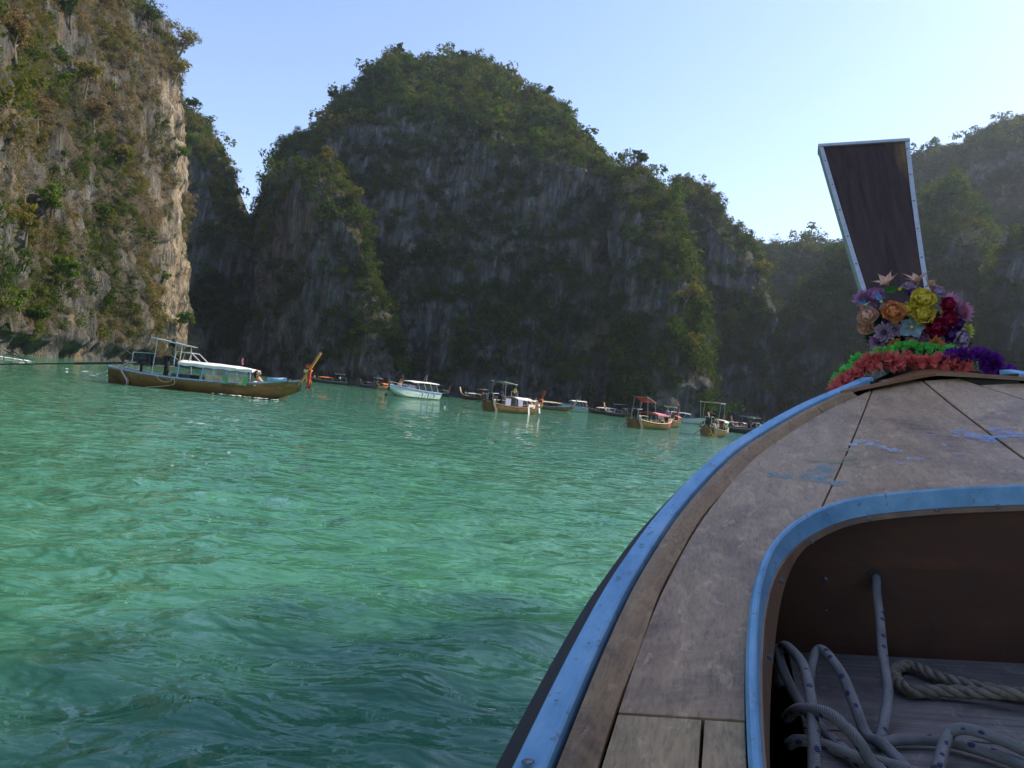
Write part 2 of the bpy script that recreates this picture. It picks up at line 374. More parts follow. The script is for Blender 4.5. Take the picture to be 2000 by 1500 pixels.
# ------------------------------------------------------------------ limestone massifs
def massif(name, cols, res, amp, mat, seed, veg, label, back=45.0, cream=None, flute=(4.0, 26.0), notch=2.0, vscale=(1.3, 3.2), brown=0.0, density=0.30,
           crown=1.0, vmax=99999, wall_bias=0.0, ledge_amt=0.30, drop=2.2, rough=0.0, crag_amt=2.2):
    """cols: per column base, brow and crest points (3-D), left to right seen from the lagoon"""
    K = len(cols); B = np.array([c[0] for c in cols], float); W = np.array([c[1] for c in cols], float); T = np.array([c[2] for c in cols], float)
    mid = (B + W + T) / 3; d = np.linalg.norm(np.diff(mid, axis=0), axis=1); u = np.concatenate([[0], np.cumsum(d)]); ns = max(24, int(u[-1] / res))
    x = np.linspace(0, u[-1], ns)
    def rs(P):
        return np.stack([np.interp(x, u, P[:, i]) for i in range(3)], 1)
    def sm(P, n):
        k = np.ones(n) / n; return np.stack([np.convolve(np.pad(P[:, i], (n // 2, n - 1 - n // 2), 'edge'), k, 'valid') for i in range(3)], 1)
    n1 = max(1, int(4 / res)); B = sm(rs(B), n1); W = sm(rs(W), n1); T = rs(T)
    tg = np.gradient(sm(B, max(3, int(25 / res))), axis=0); tg[:, 2] = 0; tg /= np.linalg.norm(tg, axis=1)[:, None] + 1e-9
    nrm = np.stack([tg[:, 1], -tg[:, 0], np.zeros(ns)], 1)
    hw = (W[:, 2] - B[:, 2]).max(); hs = np.linalg.norm(T - W, axis=1).max()
    nw = max(6, int(hw / (res * 1.15))); nsl = max(3, int(hs / res))
    rows = []
    for t in np.linspace(0, 1, nw): rows.append(B + (W - B) * t - nrm * 0)
    for t in np.linspace(0, 1, nsl + 1)[1:]: rows.append(W + (T - W) * t + np.array([0, 0, 1.0]) * (np.linalg.norm(T - W, axis=1) * 0.08 * math.sin(math.pi * t))[:, None])
    nfront = len(rows)
    for t, dz in ((0.12, 0.0), (0.35, 0.06), (0.7, 0.25), (1.0, 0.9)):
        q = T - nrm * back * t; q[:, 2] = T[:, 2] * (1 - dz) - 2 * (t == 1.0); rows.append(q)
    G = np.stack(rows); nr = len(rows); slopew = np.zeros(nr); slopew[nw:] = 1.0; slopew = np.repeat(slopew[:, None], ns, 1)
    P = G.reshape(-1, 3).copy(); A1, A2, A3 = amp; sw = slopew.reshape(-1)
    big = fbm(P * (1 / 34., 1 / 34., 1 / 60.), 3, seed)
    mid_ = fbm(P * (1 / 11., 1 / 11., 1 / 16.), 3, seed + 3)
    warp = np.stack([fbm(P / 9., 2, seed + 5), fbm(P / 9., 2, seed + 6), np.zeros(len(P))], 1) * 2.2
    fl = ridged((P + warp) * (1 / flute[0], 1 / flute[0], 1 / flute[1]), 3, seed + 9)
    fine = fbm(P * (1 / 1.7, 1 / 1.7, 1 / 3.2), 3, seed + 11)
    ledge = np.abs(((P[:, 2] + 4 * fbm(P / 20., 2, seed + 20)) / 11.0) % 1.0 - 0.5) * 2
    disp = A1 * big * 1.8 + A2 * (0.55 * fl + 1.5 * mid_) + A3 * fine + A2 * ledge_amt * (ledge ** 3)
    disp += rough * ridged((P + warp) * (1 / 2.8, 1 / 2.8, 1 / 4.5), 3, seed + 15) + rough * 1.6 * np.minimum(0, fbm(P / 6.5, 2, seed + 16) + 0.12) * 3
    disp *= np.where(sw > 0, 0.55, 1.0)
    z = P[:, 2]; disp -= notch * (1 - sstep(0.6, 3.2, z + 0.8 * fine)) * (sw == 0)
    ND = np.repeat(nrm[None], nr, 0).reshape(-1, 3) + np.stack([0 * sw, 0 * sw, 0.20 * sw], 1)
    backm = np.zeros((nr, ns)); backm[nfront + 2:] = 1; disp = np.where(backm.reshape(-1) > 0, disp * 0.3, disp)
    P = P + ND * disp[:, None]
    jag = fbm(P * (1 / 9., 1 / 9., 1 / 9.), 4, seed + 31, 0.6); crag = np.maximum(0, ridged(P / 10., 2, seed + 33) - 0.45); P[:, 2] += sw * (jag * A2 * 1.6 + crag * A2 * crag_amt - drop)
    P[:ns, 2] = -1.5
    G = P.reshape(nr, ns, 3)
    du = np.gradient(G, axis=1); dv = np.gradient(G, axis=0); Nn = np.cross(du, dv); Nn /= np.linalg.norm(Nn, axis=2)[..., None] + 1e-9
    nz = Nn[..., 2].reshape(-1)
    vm = fbm(P * (1 / 16., 1 / 16., 1 / 20.), 4, seed + 41)
    vegm = np.clip(sstep(0.02, 0.10, vm * 1.25 + veg - 0.30) + sstep(0.15, 0.55, nz) * 0.8, 0, 1)
    vegm = np.where(sw > 0, np.clip(vegm + crown * sstep(-0.4, 0.1, vm), 0, 1), vegm)
    cr = np.zeros(len(P))
    if cream is not None:
        cr = cream(P, np.repeat((x / u[-1])[None], nr, 0).reshape(-1)); vegm = vegm * (1 - 0.97 * np.clip(cr * 1.6, 0, 1)); 
    vegm *= sstep(1.5, 5.0, P[:, 2])
    mb = MB(); mb.grid(G.tolist()); me = mb.mesh(name)
    me.polygons.foreach_set('use_smooth', np.ones(len(me.polygons), bool))
    for n, dta in (('veg', vegm), ('cream', cr)):
        a = me.attributes.new(n, 'FLOAT', 'POINT'); a.data.foreach_set('value', dta.astype(np.float32))
    me.materials.append(mat); o = bpy.data.objects.new(name, me); link(o); tag(o, kind='structure')
    # plants
    area = np.linalg.norm(np.cross(G[1:, :-1] - G[:-1, :-1], G[:-1, 1:] - G[:-1, :-1]), axis=2)[:nfront + 1]
    vq = vegm.reshape(nr, ns)[:nfront + 1, :-1] ; wgt = (area * vq).reshape(-1)
    n = int(min(vmax, wgt.sum() * density)); rg = np.random.default_rng(seed + 77)
    pick = rg.choice(len(wgt), n, p=wgt / wgt.sum()); i, j = np.divmod(pick, ns - 1)
    a, b = rg.random(n)[:, None], rg.random(n)[:, None]
    Q = (G[i, j] * (1 - a) * (1 - b) + G[i, j + 1] * a * (1 - b) + G[i + 1, j] * (1 - a) * b + G[i + 1, j + 1] * a * b)
    Nq = Nn[i, j]; iswall = slopew[i, j] == 0
    s = vscale[0] + (vscale[1] - vscale[0]) * rg.random(n) ** 3.0; s = np.where(rg.random(n) < 0.06, s * 2.1, s)
    tone = 0.5 + 0.9 * fbm(Q / 13., 3, seed + 51) + 0.25 * rg.normal(0, 1, n) * 0.5
    tint = np.clip(np.where(iswall, 0.20, 0.36) + 0.30 * (tone - 0.5) + brown * (0.30 + 0.9 * fbm(Q / 21., 2, seed + 61)) + rg.normal(0, 0.09, n), 0.0, 0.92 if brown > 0.3 else 0.60)  # sunlit look put into the tint: slope plants yellower, wall plants darker
    pid = rg.integers(0, 4, n); pid = np.where(rg.random(n) < 0.22 * (~iswall + 0.3), rg.integers(4, 6, n), pid)
    pid = np.where((rg.random(n) < 0.10 + 0.45 * brown) , rg.integers(6, 9, n), pid)
    pid = np.where(iswall & (rg.random(n) < 0.18), rg.integers(9, 11, n), pid)
    Q = Q + Nq * (s * 0.25)[:, None]
    rot = np.stack([rg.normal(0, 0.25, n), rg.normal(0, 0.25, n), rg.random(n) * 6.28], 1)
    scl = np.stack([s * (0.8 + 0.4 * rg.random(n)), s * (0.8 + 0.4 * rg.random(n)), s * (0.75 + 0.5 * rg.random(n))], 1)
    scatter(name + '_vegetation' if not name.endswith('cliff') else 'cliff_vegetation', Q, pid, scl, rot, tint, label)
    return o, G, nrm

def col3(bpx, bY, wpx, wpy, wY, cpx, cpy, cY): return (shore(bpx, bY), at(wpx, wpy, wY), at(cpx, cpy, cY))

# near cliff on the left of the lagoon
def cream_mask(P, s):
    n = fbm(P * (1 / 7., 1 / 7., 1 / 22.), 3, 901)
    band = sstep(0.725, 0.785, s + 0.07 * n) * (1 - sstep(0.93, 0.97, s))
    return np.clip(band * sstep(-0.25, 0.02, n + 0.10) * sstep(1.5, 10, P[:, 2]) * (1 - sstep(56, 66, P[:, 2] + 9 * n)), 0, 1)
V3 = lambda x, y, z: np.array([x, y, z], float)
left_cols = [
    (V3(-42, 10, 0), V3(-52, 6, 62), V3(-80, 6, 80)),
    (V3(-47, 40, 0), V3(-56, 38, 64), V3(-82, 46, 84)),
    (shore(-60, 66), V3(-63, 68, 52), V3(-84, 78, 84)),
    (shore(20, 80), at(20, 330, 92), at(60, -140, 116)),
    (shore(110, 96), at(110, 300, 106), at(130, -110, 128)),
    (shore(190, 114), at(195, 270, 121), at(205, -60, 140)),
    (shore(255, 130), at(262, 235, 134), at(262, -20, 150)),
    (shore(300, 143), at(310, 190, 146), at(300, 45, 156)),
    (shore(335, 156), at(340, 160, 158), at(335, 85, 164)),
    (shore(346, 168), at(343, 180, 168), at(340, 100, 172)),
    (shore(335, 190), at(328, 190, 190), at(322, 110, 192)),
]
LEFT = massif('left_cliff', left_cols, 0.45, (3.6, 2.8, 0.8), M_ROCK_LEFT, 11, 0.41, 'dry brown and green scrub covering the sunlit cliff', back=50, cream=cream_mask,
       flute=(3.2, 15.0), vscale=(0.6, 1.6), brown=1.05, density=0.85, notch=2.4, ledge_amt=0.08, rough=1.0, drop=0)
# hill behind it
hill_cols = [col3(300, 205, 300, 260, 225, 310, 200, 245), col3(345, 205, 345, 300, 222, 345, 212, 240), col3(375, 204, 378, 300, 220, 378, 222, 236),
             col3(400, 203, 405, 350, 216, 407, 288, 226), col3(425, 202, 425, 430, 213, 425, 375, 222), col3(455, 202, 452, 470, 212, 452, 408, 222),
             col3(490, 203, 486, 480, 212, 486, 428, 222), col3(530, 206, 530, 520, 214, 530, 470, 224)]
REAR = massif('rear_cliff', hill_cols, 1.0, (3.0, 2.0, 0.7), M_ROCK, 23, 0.36, 'green and rusty scrub on the hill behind the sunlit cliff', vscale=(1.2, 2.8), brown=0.25, density=0.34)
# the great wall across the lagoon
main_cols = [
    col3(470, 196, 496, 520, 214, 498, 430, 226), col3(500, 194, 522, 420, 216, 522, 365, 228), col3(525, 192, 548, 340, 216, 548, 288, 230),
    col3(555, 190, 582, 300, 216, 582, 256, 232), col3(600, 188, 632, 300, 216, 634, 248, 234), col3(640, 186, 660, 260, 216, 658, 192, 236),
    col3(690, 184, 705, 240, 216, 702, 165, 238), col3(720, 183, 735, 225, 216, 730, 132, 242), col3(750, 182, 768, 200, 214, 764, 92, 244),
    col3(785, 181, 800, 190, 212, 800, 98, 246), col3(825, 180, 835, 205, 210, 832, 126, 248), col3(870, 179, 880, 215, 208, 882, 110, 252),
    col3(920, 178, 925, 235, 206, 932, 116, 254), col3(970, 177, 970, 262, 204, 985, 134, 254), col3(985, 176.6, 985, 272, 203, 1000, 146, 253), col3(1000, 176, 1005, 285, 202, 1007, 184, 248),
    col3(1045, 175, 1050, 305, 200, 1060, 180, 244), col3(1085, 174, 1090, 318, 198, 1102, 202, 240), col3(1098, 173.5, 1103, 323, 197, 1111, 222, 238), col3(1110, 173, 1115, 328, 196, 1117, 256, 232),
    col3(1150, 172, 1150, 338, 194, 1152, 276, 226), col3(1195, 171, 1190, 352, 192, 1194, 318, 216), col3(1225, 170, 1222, 390, 190, 1226, 345, 208), col3(1262, 172, 1262, 420, 190, 1262, 372, 206)]
MAIN = massif('main_cliff', main_cols, 0.80, (4.5, 3.0, 0.9), M_ROCK, 37, 0.10, 'dark green jungle clinging to the great shaded wall', back=40, vscale=(0.9, 2.4), brown=0.10, density=0.56, rough=1.3, flute=(5.0, 40.0), crag_amt=1.6, drop=4.0)
# pinnacle standing in front of its left end
pin_cols = [col3(470, 178, 500, 520, 190, 515, 440, 200), col3(520, 172, 545, 420, 184, 560, 372, 194), col3(575, 168, 590, 350, 180, 596, 318, 190),
            col3(625, 165, 640, 372, 176, 640, 322, 186), col3(672, 163, 672, 430, 174, 664, 336, 184), col3(715, 162, 700, 475, 172, 690, 385, 182),
            col3(745, 163, 722, 540, 171, 708, 445, 180), col3(768, 165, 745, 610, 172, 730, 540, 180), col3(778, 170, 770, 690, 174, 762, 640, 180), col3(776, 178, 776, 720, 180, 774, 690, 184)]
PINN = massif('pinnacle_cliff', pin_cols, 0.75, (2.5, 1.9, 0.7), M_ROCK, 53, 0.13, 'sunlit scrub crowning the pointed buttress', back=14, vscale=(1.0, 2.2), brown=0.15, density=0.44, rough=1.0)
# overgrown ridge right of the great wall
ridge_cols = [col3(1195, 171, 1205, 420, 182, 1212, 335, 196), col3(1240, 162, 1238, 390, 176, 1242, 324, 194), col3(1290, 157, 1275, 440, 172, 1272, 342, 190),
              col3(1330, 157, 1305, 480, 170, 1300, 366, 188), col3(1362, 160, 1335, 560, 170, 1320, 430, 188), col3(1378, 168, 1362, 640, 176, 1350, 520, 190), col3(1385, 182, 1378, 680, 190, 1372, 600, 200)]
RIDGE = massif('ridge_cliff', ridge_cols, 0.8, (3.0, 1.8, 0.7), M_ROCK, 61, 0.34, 'sunlit yellow green thicket running down the ridge', back=20, vscale=(1.1, 2.6), brown=0.16, density=0.44, rough=1.0)
# dome behind the ridge
dome_cols = [col3(1270, 206, 1296, 430, 218, 1302, 392, 226), col3(1310, 202, 1318, 400, 214, 1322, 352, 222), col3(1350, 200, 1352, 400, 212, 1352, 348, 222),
             col3(1390, 198, 1388, 430, 210, 1388, 376, 220), col3(1430, 197, 1426, 490, 208, 1424, 428, 218), col3(1462, 198, 1456, 520, 208, 1454, 456, 218),
             col3(1490, 200, 1484, 570, 210, 1478, 490, 218), col3(1506, 206, 1500, 640, 214, 1496, 570, 220), col3(1512, 216, 1510, 690, 222, 1508, 640, 226)]
DOME = massif('dome_cliff', dome_cols, 0.9, (2.5, 2.2, 0.8), M_ROCK, 71, 0.24, 'speckled bushes over the rounded cliff', back=25, vscale=(1.0, 2.3), brown=0.18, density=0.42, rough=1.0)
# hazy saddle far behind
sad_cols = [col3(1380, 330, 1380, 560, 350, 1380, 500, 362), col3(1470, 325, 1472, 540, 345, 1472, 474, 360), col3(1520, 322, 1520, 545, 342, 1520, 482, 358), col3(1570, 320, 1568, 540, 340, 1566, 473, 358),
            col3(1630, 318, 1630, 545, 338, 1632, 476, 356), col3(1700, 316, 1700, 530, 336, 1700, 462, 354), col3(1760, 316, 1760, 500, 334, 1760, 430, 352)]
massif('saddle_cliff', sad_cols, 1.7, (4, 2.2, 0.8), M_ROCK, 83, 0.38, 'hazy woods on the far saddle', back=60, vscale=(1.6, 3.6), density=0.22)
# right hand mountain, hazy, and the dark spurs in front of it
far_cols = [col3(1640, 300, 1640, 560, 320, 1650, 500, 335), col3(1720, 290, 1720, 420, 318, 1724, 372, 336), col3(1775, 280, 1775, 370, 312, 1778, 314, 334), col3(1830, 272, 1830, 350, 306, 1834, 298, 332),
            col3(1880, 266, 1880, 335, 302, 1882, 288, 330), col3(1915, 262, 1915, 320, 298, 1912, 262, 328), col3(1960, 256, 1960, 300, 294, 1962, 244, 326), col3(2010, 250, 2010, 290, 290, 2010, 236, 322),
            col3(2120, 238, 2120, 270, 280, 2120, 212, 314), col3(2300, 220, 2300, 270, 262, 2300, 215, 296)]
massif('mountain_cliff', far_cols, 1.4, (4, 2.4, 0.8), M_ROCK, 97, 0.30, 'hazy forest on the tall mountain at the right edge', back=50, vscale=(1.4, 3.4), density=0.24)
spur_cols = [col3(1470, 232, 1484, 740, 236, 1490, 690, 240), col3(1495, 222, 1504, 690, 230, 1508, 620, 240), col3(1540, 214, 1552, 640, 226, 1560, 574, 240), col3(1590, 206, 1600, 600, 222, 1606, 528, 238),
             col3(1650, 198, 1654, 570, 216, 1656, 488, 236), col3(1720, 192, 1722, 540, 212, 1726, 458, 234), col3(1790, 188, 1790, 500, 208, 1795, 418, 230), col3(1850, 185, 1848, 450, 204, 1852, 350, 226),
             col3(1900, 183, 1890, 470, 200, 1886, 358, 222), col3(1945, 184, 1920, 540, 198, 1916, 420, 216), col3(1962, 192, 1940, 600, 202, 1934, 500, 216), col3(1966, 206, 1952, 650, 212, 1948, 580, 222)]
massif('spur_cliff', spur_cols, 0.95, (3.5, 2.2, 0.8), M_ROCK, 103, 0.34, 'dark jungle on the shaded spur behind the prow', back=30, vscale=(1.2, 3.0), brown=0.06, density=0.34)
near_cols = [col3(1880, 176, 1905, 640, 184, 1920, 590, 190), col3(1940, 168, 1955, 540, 180, 1962, 470, 192), col3(2010, 158, 2015, 460, 174, 2020, 405, 190), col3(2120, 142, 2120, 420, 164, 2120, 360, 184),
             (V3(112, 118, 0), V3(124, 118, 58), V3(142, 122, 70)), (V3(108, 84, 0), V3(120, 80, 52), V3(140, 80, 62)), (V3(104, 52, 0), V3(116, 48, 46), V3(136, 46, 54)),
             (V3(92, 42, 0), V3(104, 40, 34), V3(126, 38, 42)), (V3(76, 32, 0), V3(84, 31, 34), V3(104, 28, 42)), (V3(53, 26, 0), V3(57, 25.5, 40), V3(68, 24, 45)), (V3(37, 18.6, 0), V3(40, 17.9, 41.4), V3(52, 17, 50)), (V3(34, -14, 0), V3(39, -12, 42), V3(52, -14, 50)),
             (V3(34, -34, 0), V3(39, -36, 40), V3(56, -38, 50)), (V3(30, -60, 0), V3(38, -60, 46), V3(60, -60, 56))]
massif('right_cliff', near_cols, 1.1, (0.5, 0.5, 0.5), M_ROCK, 113, 0.32, 'dark green scrub along the cliff at the right margin', back=30, vscale=(0.9, 1.9), brown=0.1, density=0.34)
# ------------------------------------------------------------------ water
def make_water():
    m, nt, out = new_mat('lagoon_water'); geo = nd(nt, 'ShaderNodeNewGeometry'); pos = geo.outputs['Position']
    n1 = noise(nt, mapping(nt, pos, (1.5, 2.7, 1), (0, 0, 0.2)), 1.0, 3, 0.5, 0.3)
    n2 = noise(nt, mapping(nt, pos, (5.0, 9.0, 1), (0, 0, -0.2)), 1.0, 4, 0.55, 0.3)
    ad = nd(nt, 'ShaderNodeMath', operation='MULTIPLY_ADD'); nt.links.new(n2.outputs[0], ad.inputs[0]); ad.inputs[1].default_value = 0.10; nt.links.new(n1.outputs[0], ad.inputs[2])
    tint = noise(nt, mapping(nt, pos, (0.05, 0.12, 1)), 1.0, 4, 0.6)
    c = ramp(nt, [(0.35, (0.044, 0.158, 0.086)), (0.5, (0.052, 0.182, 0.100)), (0.68, (0.070, 0.186, 0.095))], tint.outputs[0]).outputs[0]
    p = nd(nt, 'ShaderNodeBsdfPrincipled', Roughness=0.02, IOR=1.44)
    nt.links.new(c, p.inputs['Base Color']); nt.links.new(bump(nt, ad.outputs[0], 1.0, 0.20), p.inputs['Normal']); nt.links.new(p.outputs[0], out.inputs[0])
    rr = [0.4]
    while rr[-1] < 2600: rr.append(rr[-1] * (1.0095 if rr[-1] < 45 else 1.035) + 0.003)
    rr = np.array(rr); th = np.concatenate([np.linspace(R(-48), R(48), 420), np.linspace(R(48), R(312), 90)[1:-1]])
    X = rr[:, None] * np.sin(th)[None]; Y = rr[:, None] * np.cos(th)[None]; P = np.stack([X, Y, 0 * X], 2).reshape(-1, 3)
    near = np.exp(-np.repeat(rr, len(th)) / 30.0)
    w = np.zeros(len(P))
    for lam, a, ang, sd in ((6.0, 0.014, 0.25, 1), (2.6, 0.016, -0.15, 2), (1.25, 0.028, 0.22, 3), (0.75, 0.029, -0.20, 4), (0.42, 0.014, 0.1, 5)):
        ca, sa = math.cos(ang), math.sin(ang)
        q = np.stack([(P[:, 0] * ca + P[:, 1] * sa) / (lam * 1.9), (-P[:, 0] * sa + P[:, 1] * ca) / lam, 0 * w], 1)
        k = pn(q * 2, 300 + sd); w += a * 2.0 * (k + 0.45 * np.abs(k)) * np.exp(-(np.repeat(rr, len(th)) * 0.0095 * 4.5 / lam) ** 2)
    P[:, 2] = w * np.exp(-np.repeat(rr, len(th)) / 220.0)
    mb = MB(); mb.grid(P.reshape(len(rr), len(th), 3).tolist(), closed=True)
    o = mb.build('water', m, smooth=True); tag(o, kind='structure')
make_water()
seabed = MB(); seabed.box((0, 600, -6), (5000, 5000, 1))
tag(seabed.build('seabed', plain('sand', (0.35, 0.33, 0.26))), kind='structure')
# ------------------------------------------------------------------ trees that stand out on the cliffs
def snap(G, px, py, rad=9.0):
    """the point of a cliff face that lies in the given direction"""
    P = G.reshape(-1, 3) - np.array([0, 0, CAM_Z]); z = P @ FWD; X = 1000 + FPX * (P @ RGT) / z; Y = 750 - FPX * (P @ UPV) / z
    d = np.hypot(X - px, Y - py); k = np.where((d < rad) & (z > 5))[0]
    i = k[np.argmin(z[k] + d[k] * .2)] if len(k) else int(np.argmin(d + (z < 5) * 1e6)); return G.reshape(-1, 3)[i].copy()
TREE_MATS = {}
def tree_mat(kind):
    if kind not in TREE_MATS:
        st = {'gold': [(0, (0.13, 0.14, 0.025)), (.5, (0.24, 0.21, 0.04)), (1, (0.36, 0.27, 0.07))], 'green': [(0, (0.03, 0.065, 0.014)), (.5, (0.065, 0.12, 0.022)), (1, (0.13, 0.18, 0.035))],
              'bright': [(0, (0.07, 0.13, 0.02)), (.5, (0.13, 0.21, 0.03)), (1, (0.22, 0.28, 0.05))], 'dark': [(0, (0.018, 0.034, 0.010)), (.5, (0.035, 0.06, 0.014)), (1, (0.07, 0.095, 0.022))], 'dry': [(0, (0.14, 0.09, 0.045)), (.5, (0.24, 0.16, 0.08)), (1, (0.36, 0.25, 0.12))]}[kind]
        TREE_MATS[kind] = foliage_material('leaves_' + kind, st, 0.35, False)
    return TREE_MATS[kind]
M_PALEBARK = plain('pale_bark', (0.24, 0.20, 0.15), 0.9, 0.2, 5.0)
def tree(label, G, px, py, h, kind, seed, lean=(0.25, -0.35), leaves=520, name='cliff_tree', leaf=0.16, spread=0.42):
    r = random.Random(seed); rg = np.random.default_rng(seed); base = snap(G, px, py); root = empty(name, tuple(base)); tag(root, label, 'tree', 'trees on the cliffs')
    tr = MB(); L = Vector((lean[0], lean[1], 1)).normalized(); top = L * h * .62; bend = Vector((r.uniform(-.1, .1), r.uniform(-.1, .1), 0)) * h
    tr.tube(crom([(0, 0.3, -.5), tuple(L * h * .3 + bend * .5), tuple(top)], 8), list(np.linspace(h * .030, h * .012, 8)), 7, True); ends = [top]
    for k in range(7):
        t = r.uniform(.35, 1.0); s = L * h * .62 * t + bend * .5 * math.sin(math.pi * t); a = r.uniform(0, 6.28); d = Vector((math.cos(a), math.sin(a) - .2, r.uniform(.2, .9))).normalized(); e = s + d * h * r.uniform(.22, .40)
        m_ = s + (e - s) * .5 + Vector((0, 0, .04 * h)); tr.tube([s, m_, e], [h * .014, h * .009, h * .004], 5, False); ends += [e, m_]
        for _ in range(2): e2 = m_ + Vector((r.uniform(-1, 1), r.uniform(-1, 1), r.uniform(-.3, .8))) * h * .16; tr.tube([m_, e2], [h * .006, h * .002], 4, False); ends.append(e2)
    tr.build('trunk', M_PALEBARK if kind in ('dry', 'bare', 'gold') else M_BARK, root)
    if kind != 'bare':
        mb = MB(); vs = []; fs = []
        for k in range(leaves):
            c = np.array(ends[k % len(ends)]); d = rg.normal(0, 1, 3); d /= np.linalg.norm(d); p = c + d * (h * spread * .30 * (.3 + .7 * rg.random())) * (1, 1, .7); nn = d + rg.normal(0, .6, 3) + (0, 0, .5); nn /= np.linalg.norm(nn); a = np.cross(nn, rg.normal(0, 1, 3)); a /= np.linalg.norm(a); b = np.cross(nn, a)
            l = leaf * (.6 + .9 * rg.random()); i = len(vs); vs += [p - a * l, p + b * l * .55, p + a * l - (0, 0, l * .3), p - b * l * .55]; fs.append((i, i + 1, i + 2, i + 3))
        mb.add(vs, fs); mb.build('crown', tree_mat(kind), root)
GL, GM, GP, GR, GRI, GD = LEFT[1], MAIN[1], PINN[1], REAR[1], RIDGE[1], DOME[1]
for k, a in enumerate([('golden green tree overhanging the top corner of the sunlit cliff', GL, 338, 118, 11.0, 'gold', (.55, -.2), 1500), ('golden tree hanging below the top corner of the sunlit cliff', GL, 345, 165, 8.0, 'gold', (.5, -.3), 900),
        ('rounded dark green tree on the skyline of the sunlit cliff', GL, 296, 62, 8.0, 'green', (.2, -.2), 900), ('large leafy green bush at the waterside left margin', GL, 22, 640, 8.5, 'bright', (.3, -.5), 1500), ('smaller green bush beside the leafy waterside one', GL, 78, 650, 5.5, 'green', (.3, -.5), 900),
        ('bright green sapling halfway up the lower grey rocks', GL, 122, 560, 6.0, 'bright', (.4, -.5), 800), ('green tree on the ledge above the grey rocks', GL, 100, 425, 7.0, 'bright', (.4, -.5), 900), ('yellow green thicket tree at the left margin ledge', GL, 45, 470, 7.0, 'gold', (.5, -.5), 900),
        ('brown dry tree on the scrub slope at the left', GL, 78, 255, 7.0, 'dry', (.1, -.3), 800), ('leafless tree leaning out over the grey rocks', GL, 52, 400, 6.5, 'bare', (.15, -.4), 0), ('straw coloured bush in the middle of the sunlit scrub', GL, 165, 190, 8.5, 'gold', (.4, -.4), 1300), ('rust brown dry tree on the sunlit slope', GL, 190, 250, 8.0, 'dry', (.4, -.4), 1100),
        ('dark green tree near the top of the sunlit cliff', GL, 140, 60, 8.0, 'green', (.3, -.4), 1000), ('dry brown tree at the upper left margin', GL, 30, 120, 8.0, 'dry', (.4, -.4), 1000), ('green bush at the foot of the cream rock strip', GL, 318, 560, 4.5, 'bright', (.4, -.3), 600), ('small green tree on the edge of the cream strip', GL, 345, 320, 6.0, 'bright', (.6, -.2), 700),
        ('green shrub by the water right of the cream strip', GL, 352, 645, 7.0, 'bright', (.6, -.4), 1100), ('bare whitish shrub by the water right of the cream strip', GL, 356, 610, 6.5, 'bare', (.7, -.3), 0), ('olive tree on the mid slope of the sunlit cliff', GL, 235, 330, 7.0, 'gold', (.4, -.4), 900), ('dark tree above the grey pillar rocks', GL, 200, 440, 6.0, 'green', (.3, -.4), 800),
        ('rounded tree on the skyline of the rear hill', GR, 380, 228, 8.0, 'dark', (.1, -.2), 800), ('bright green tree on the flank of the rear hill', GR, 372, 300, 9.0, 'bright', (.3, -.3), 1000), ('tree on the left shoulder step of the great wall', GM, 656, 196, 5.5, 'dark', (-.3, -.2), 700),
        ('tree crowning the highest summit of the great wall', GM, 772, 96, 5.0, 'green', (-.1, -.2), 800), ('dark tree on the second hump of the great wall', GM, 905, 116, 5.0, 'green', (.1, -.2), 900), ('tree on the stepped right shoulder of the great wall', GM, 1072, 186, 5.0, 'dark', (.1, -.2), 700), ('sunlit tree at the brow of the great wall', GM, 960, 250, 8.0, 'bright', (.2, -.4), 900),
        ('sunlit green tree on the brow above the dark wall', GM, 1040, 285, 7.5, 'bright', (.2, -.4), 900), ('sunlit tree on the tip of the pointed buttress', GP, 628, 326, 6.0, 'gold', (.1, -.3), 900), ('sunlit tree on the right shoulder of the pointed buttress', GP, 690, 400, 5.5, 'gold', (.3, -.3), 800), ('light green tree high on the sunlit ridge', GRI, 1300, 415, 8.5, 'bright', (.3, -.3), 1000),
        ('broad tree topping the sunlit ridge', GRI, 1244, 330, 6.0, 'green', (.1, -.2), 1000), ('golden tree on the middle of the sunlit ridge', GRI, 1338, 600, 7.5, 'gold', (.4, -.3), 800), ('golden tree at the foot of the sunlit ridge', GRI, 1345, 690, 7.0, 'gold', (.4, -.3), 800), ('tree on the right slope of the rounded cliff', GD, 1478, 545, 7.5, 'gold', (.4, -.2), 800)]):
    tree(a[0], a[1], a[2], a[3], a[4] * (.82 if a[1] is GL and k > 2 else 1), a[5], 500 + k, a[6], a[7], leaf=0.20 if a[1] is GL else 0.26)
# ------------------------------------------------------------------ the boat the picture is taken from
BX = np.array([0.93934743, -0.30521248, 0.15643447]); BY = np.array([0.30901699, 0.95105652, 0.0]); BZ = np.array([-0.14877802, 0.04834091, 0.98768834])
BO = np.array([0.82019517, -0.26649756, 0.11851698])
BMAT = Matrix(((BX[0], BY[0], BZ[0], BO[0]), (BX[1], BY[1], BZ[1], BO[1]), (BX[2], BY[2], BZ[2], BO[2]), (0, 0, 0, 1)))
def q(u, v, w): return (-v, u, w)                      # along the boat, to port, up
def on_boat(px, py, u):
    d = FWD + (px - 1000) / FPX * RGT - (py - 750) / FPX * UPV; c = np.array([0, 0, CAM_Z]) - BO
    t = (u - c @ BY) / (d @ BY); p = c + d * t; return (u, -float(p @ BX), float(p @ BZ))
def dz(u):
    t = (max(u, -1.2) - 0.5) / 2.3243; return 1.45 - 0.46 + 0.36 * t + 0.2343 * t * t
_ot = crom([(-6, .50), (-3, .84), (-1, .92), (0, .925), (.79, .915), (1.09, .905), (1.355, .882), (1.694, .822), (2.06, .71), (2.276, .598), (2.49, .458), (2.653, .318), (2.79, .195), (2.92, .085), (3.0, .045)], 400)
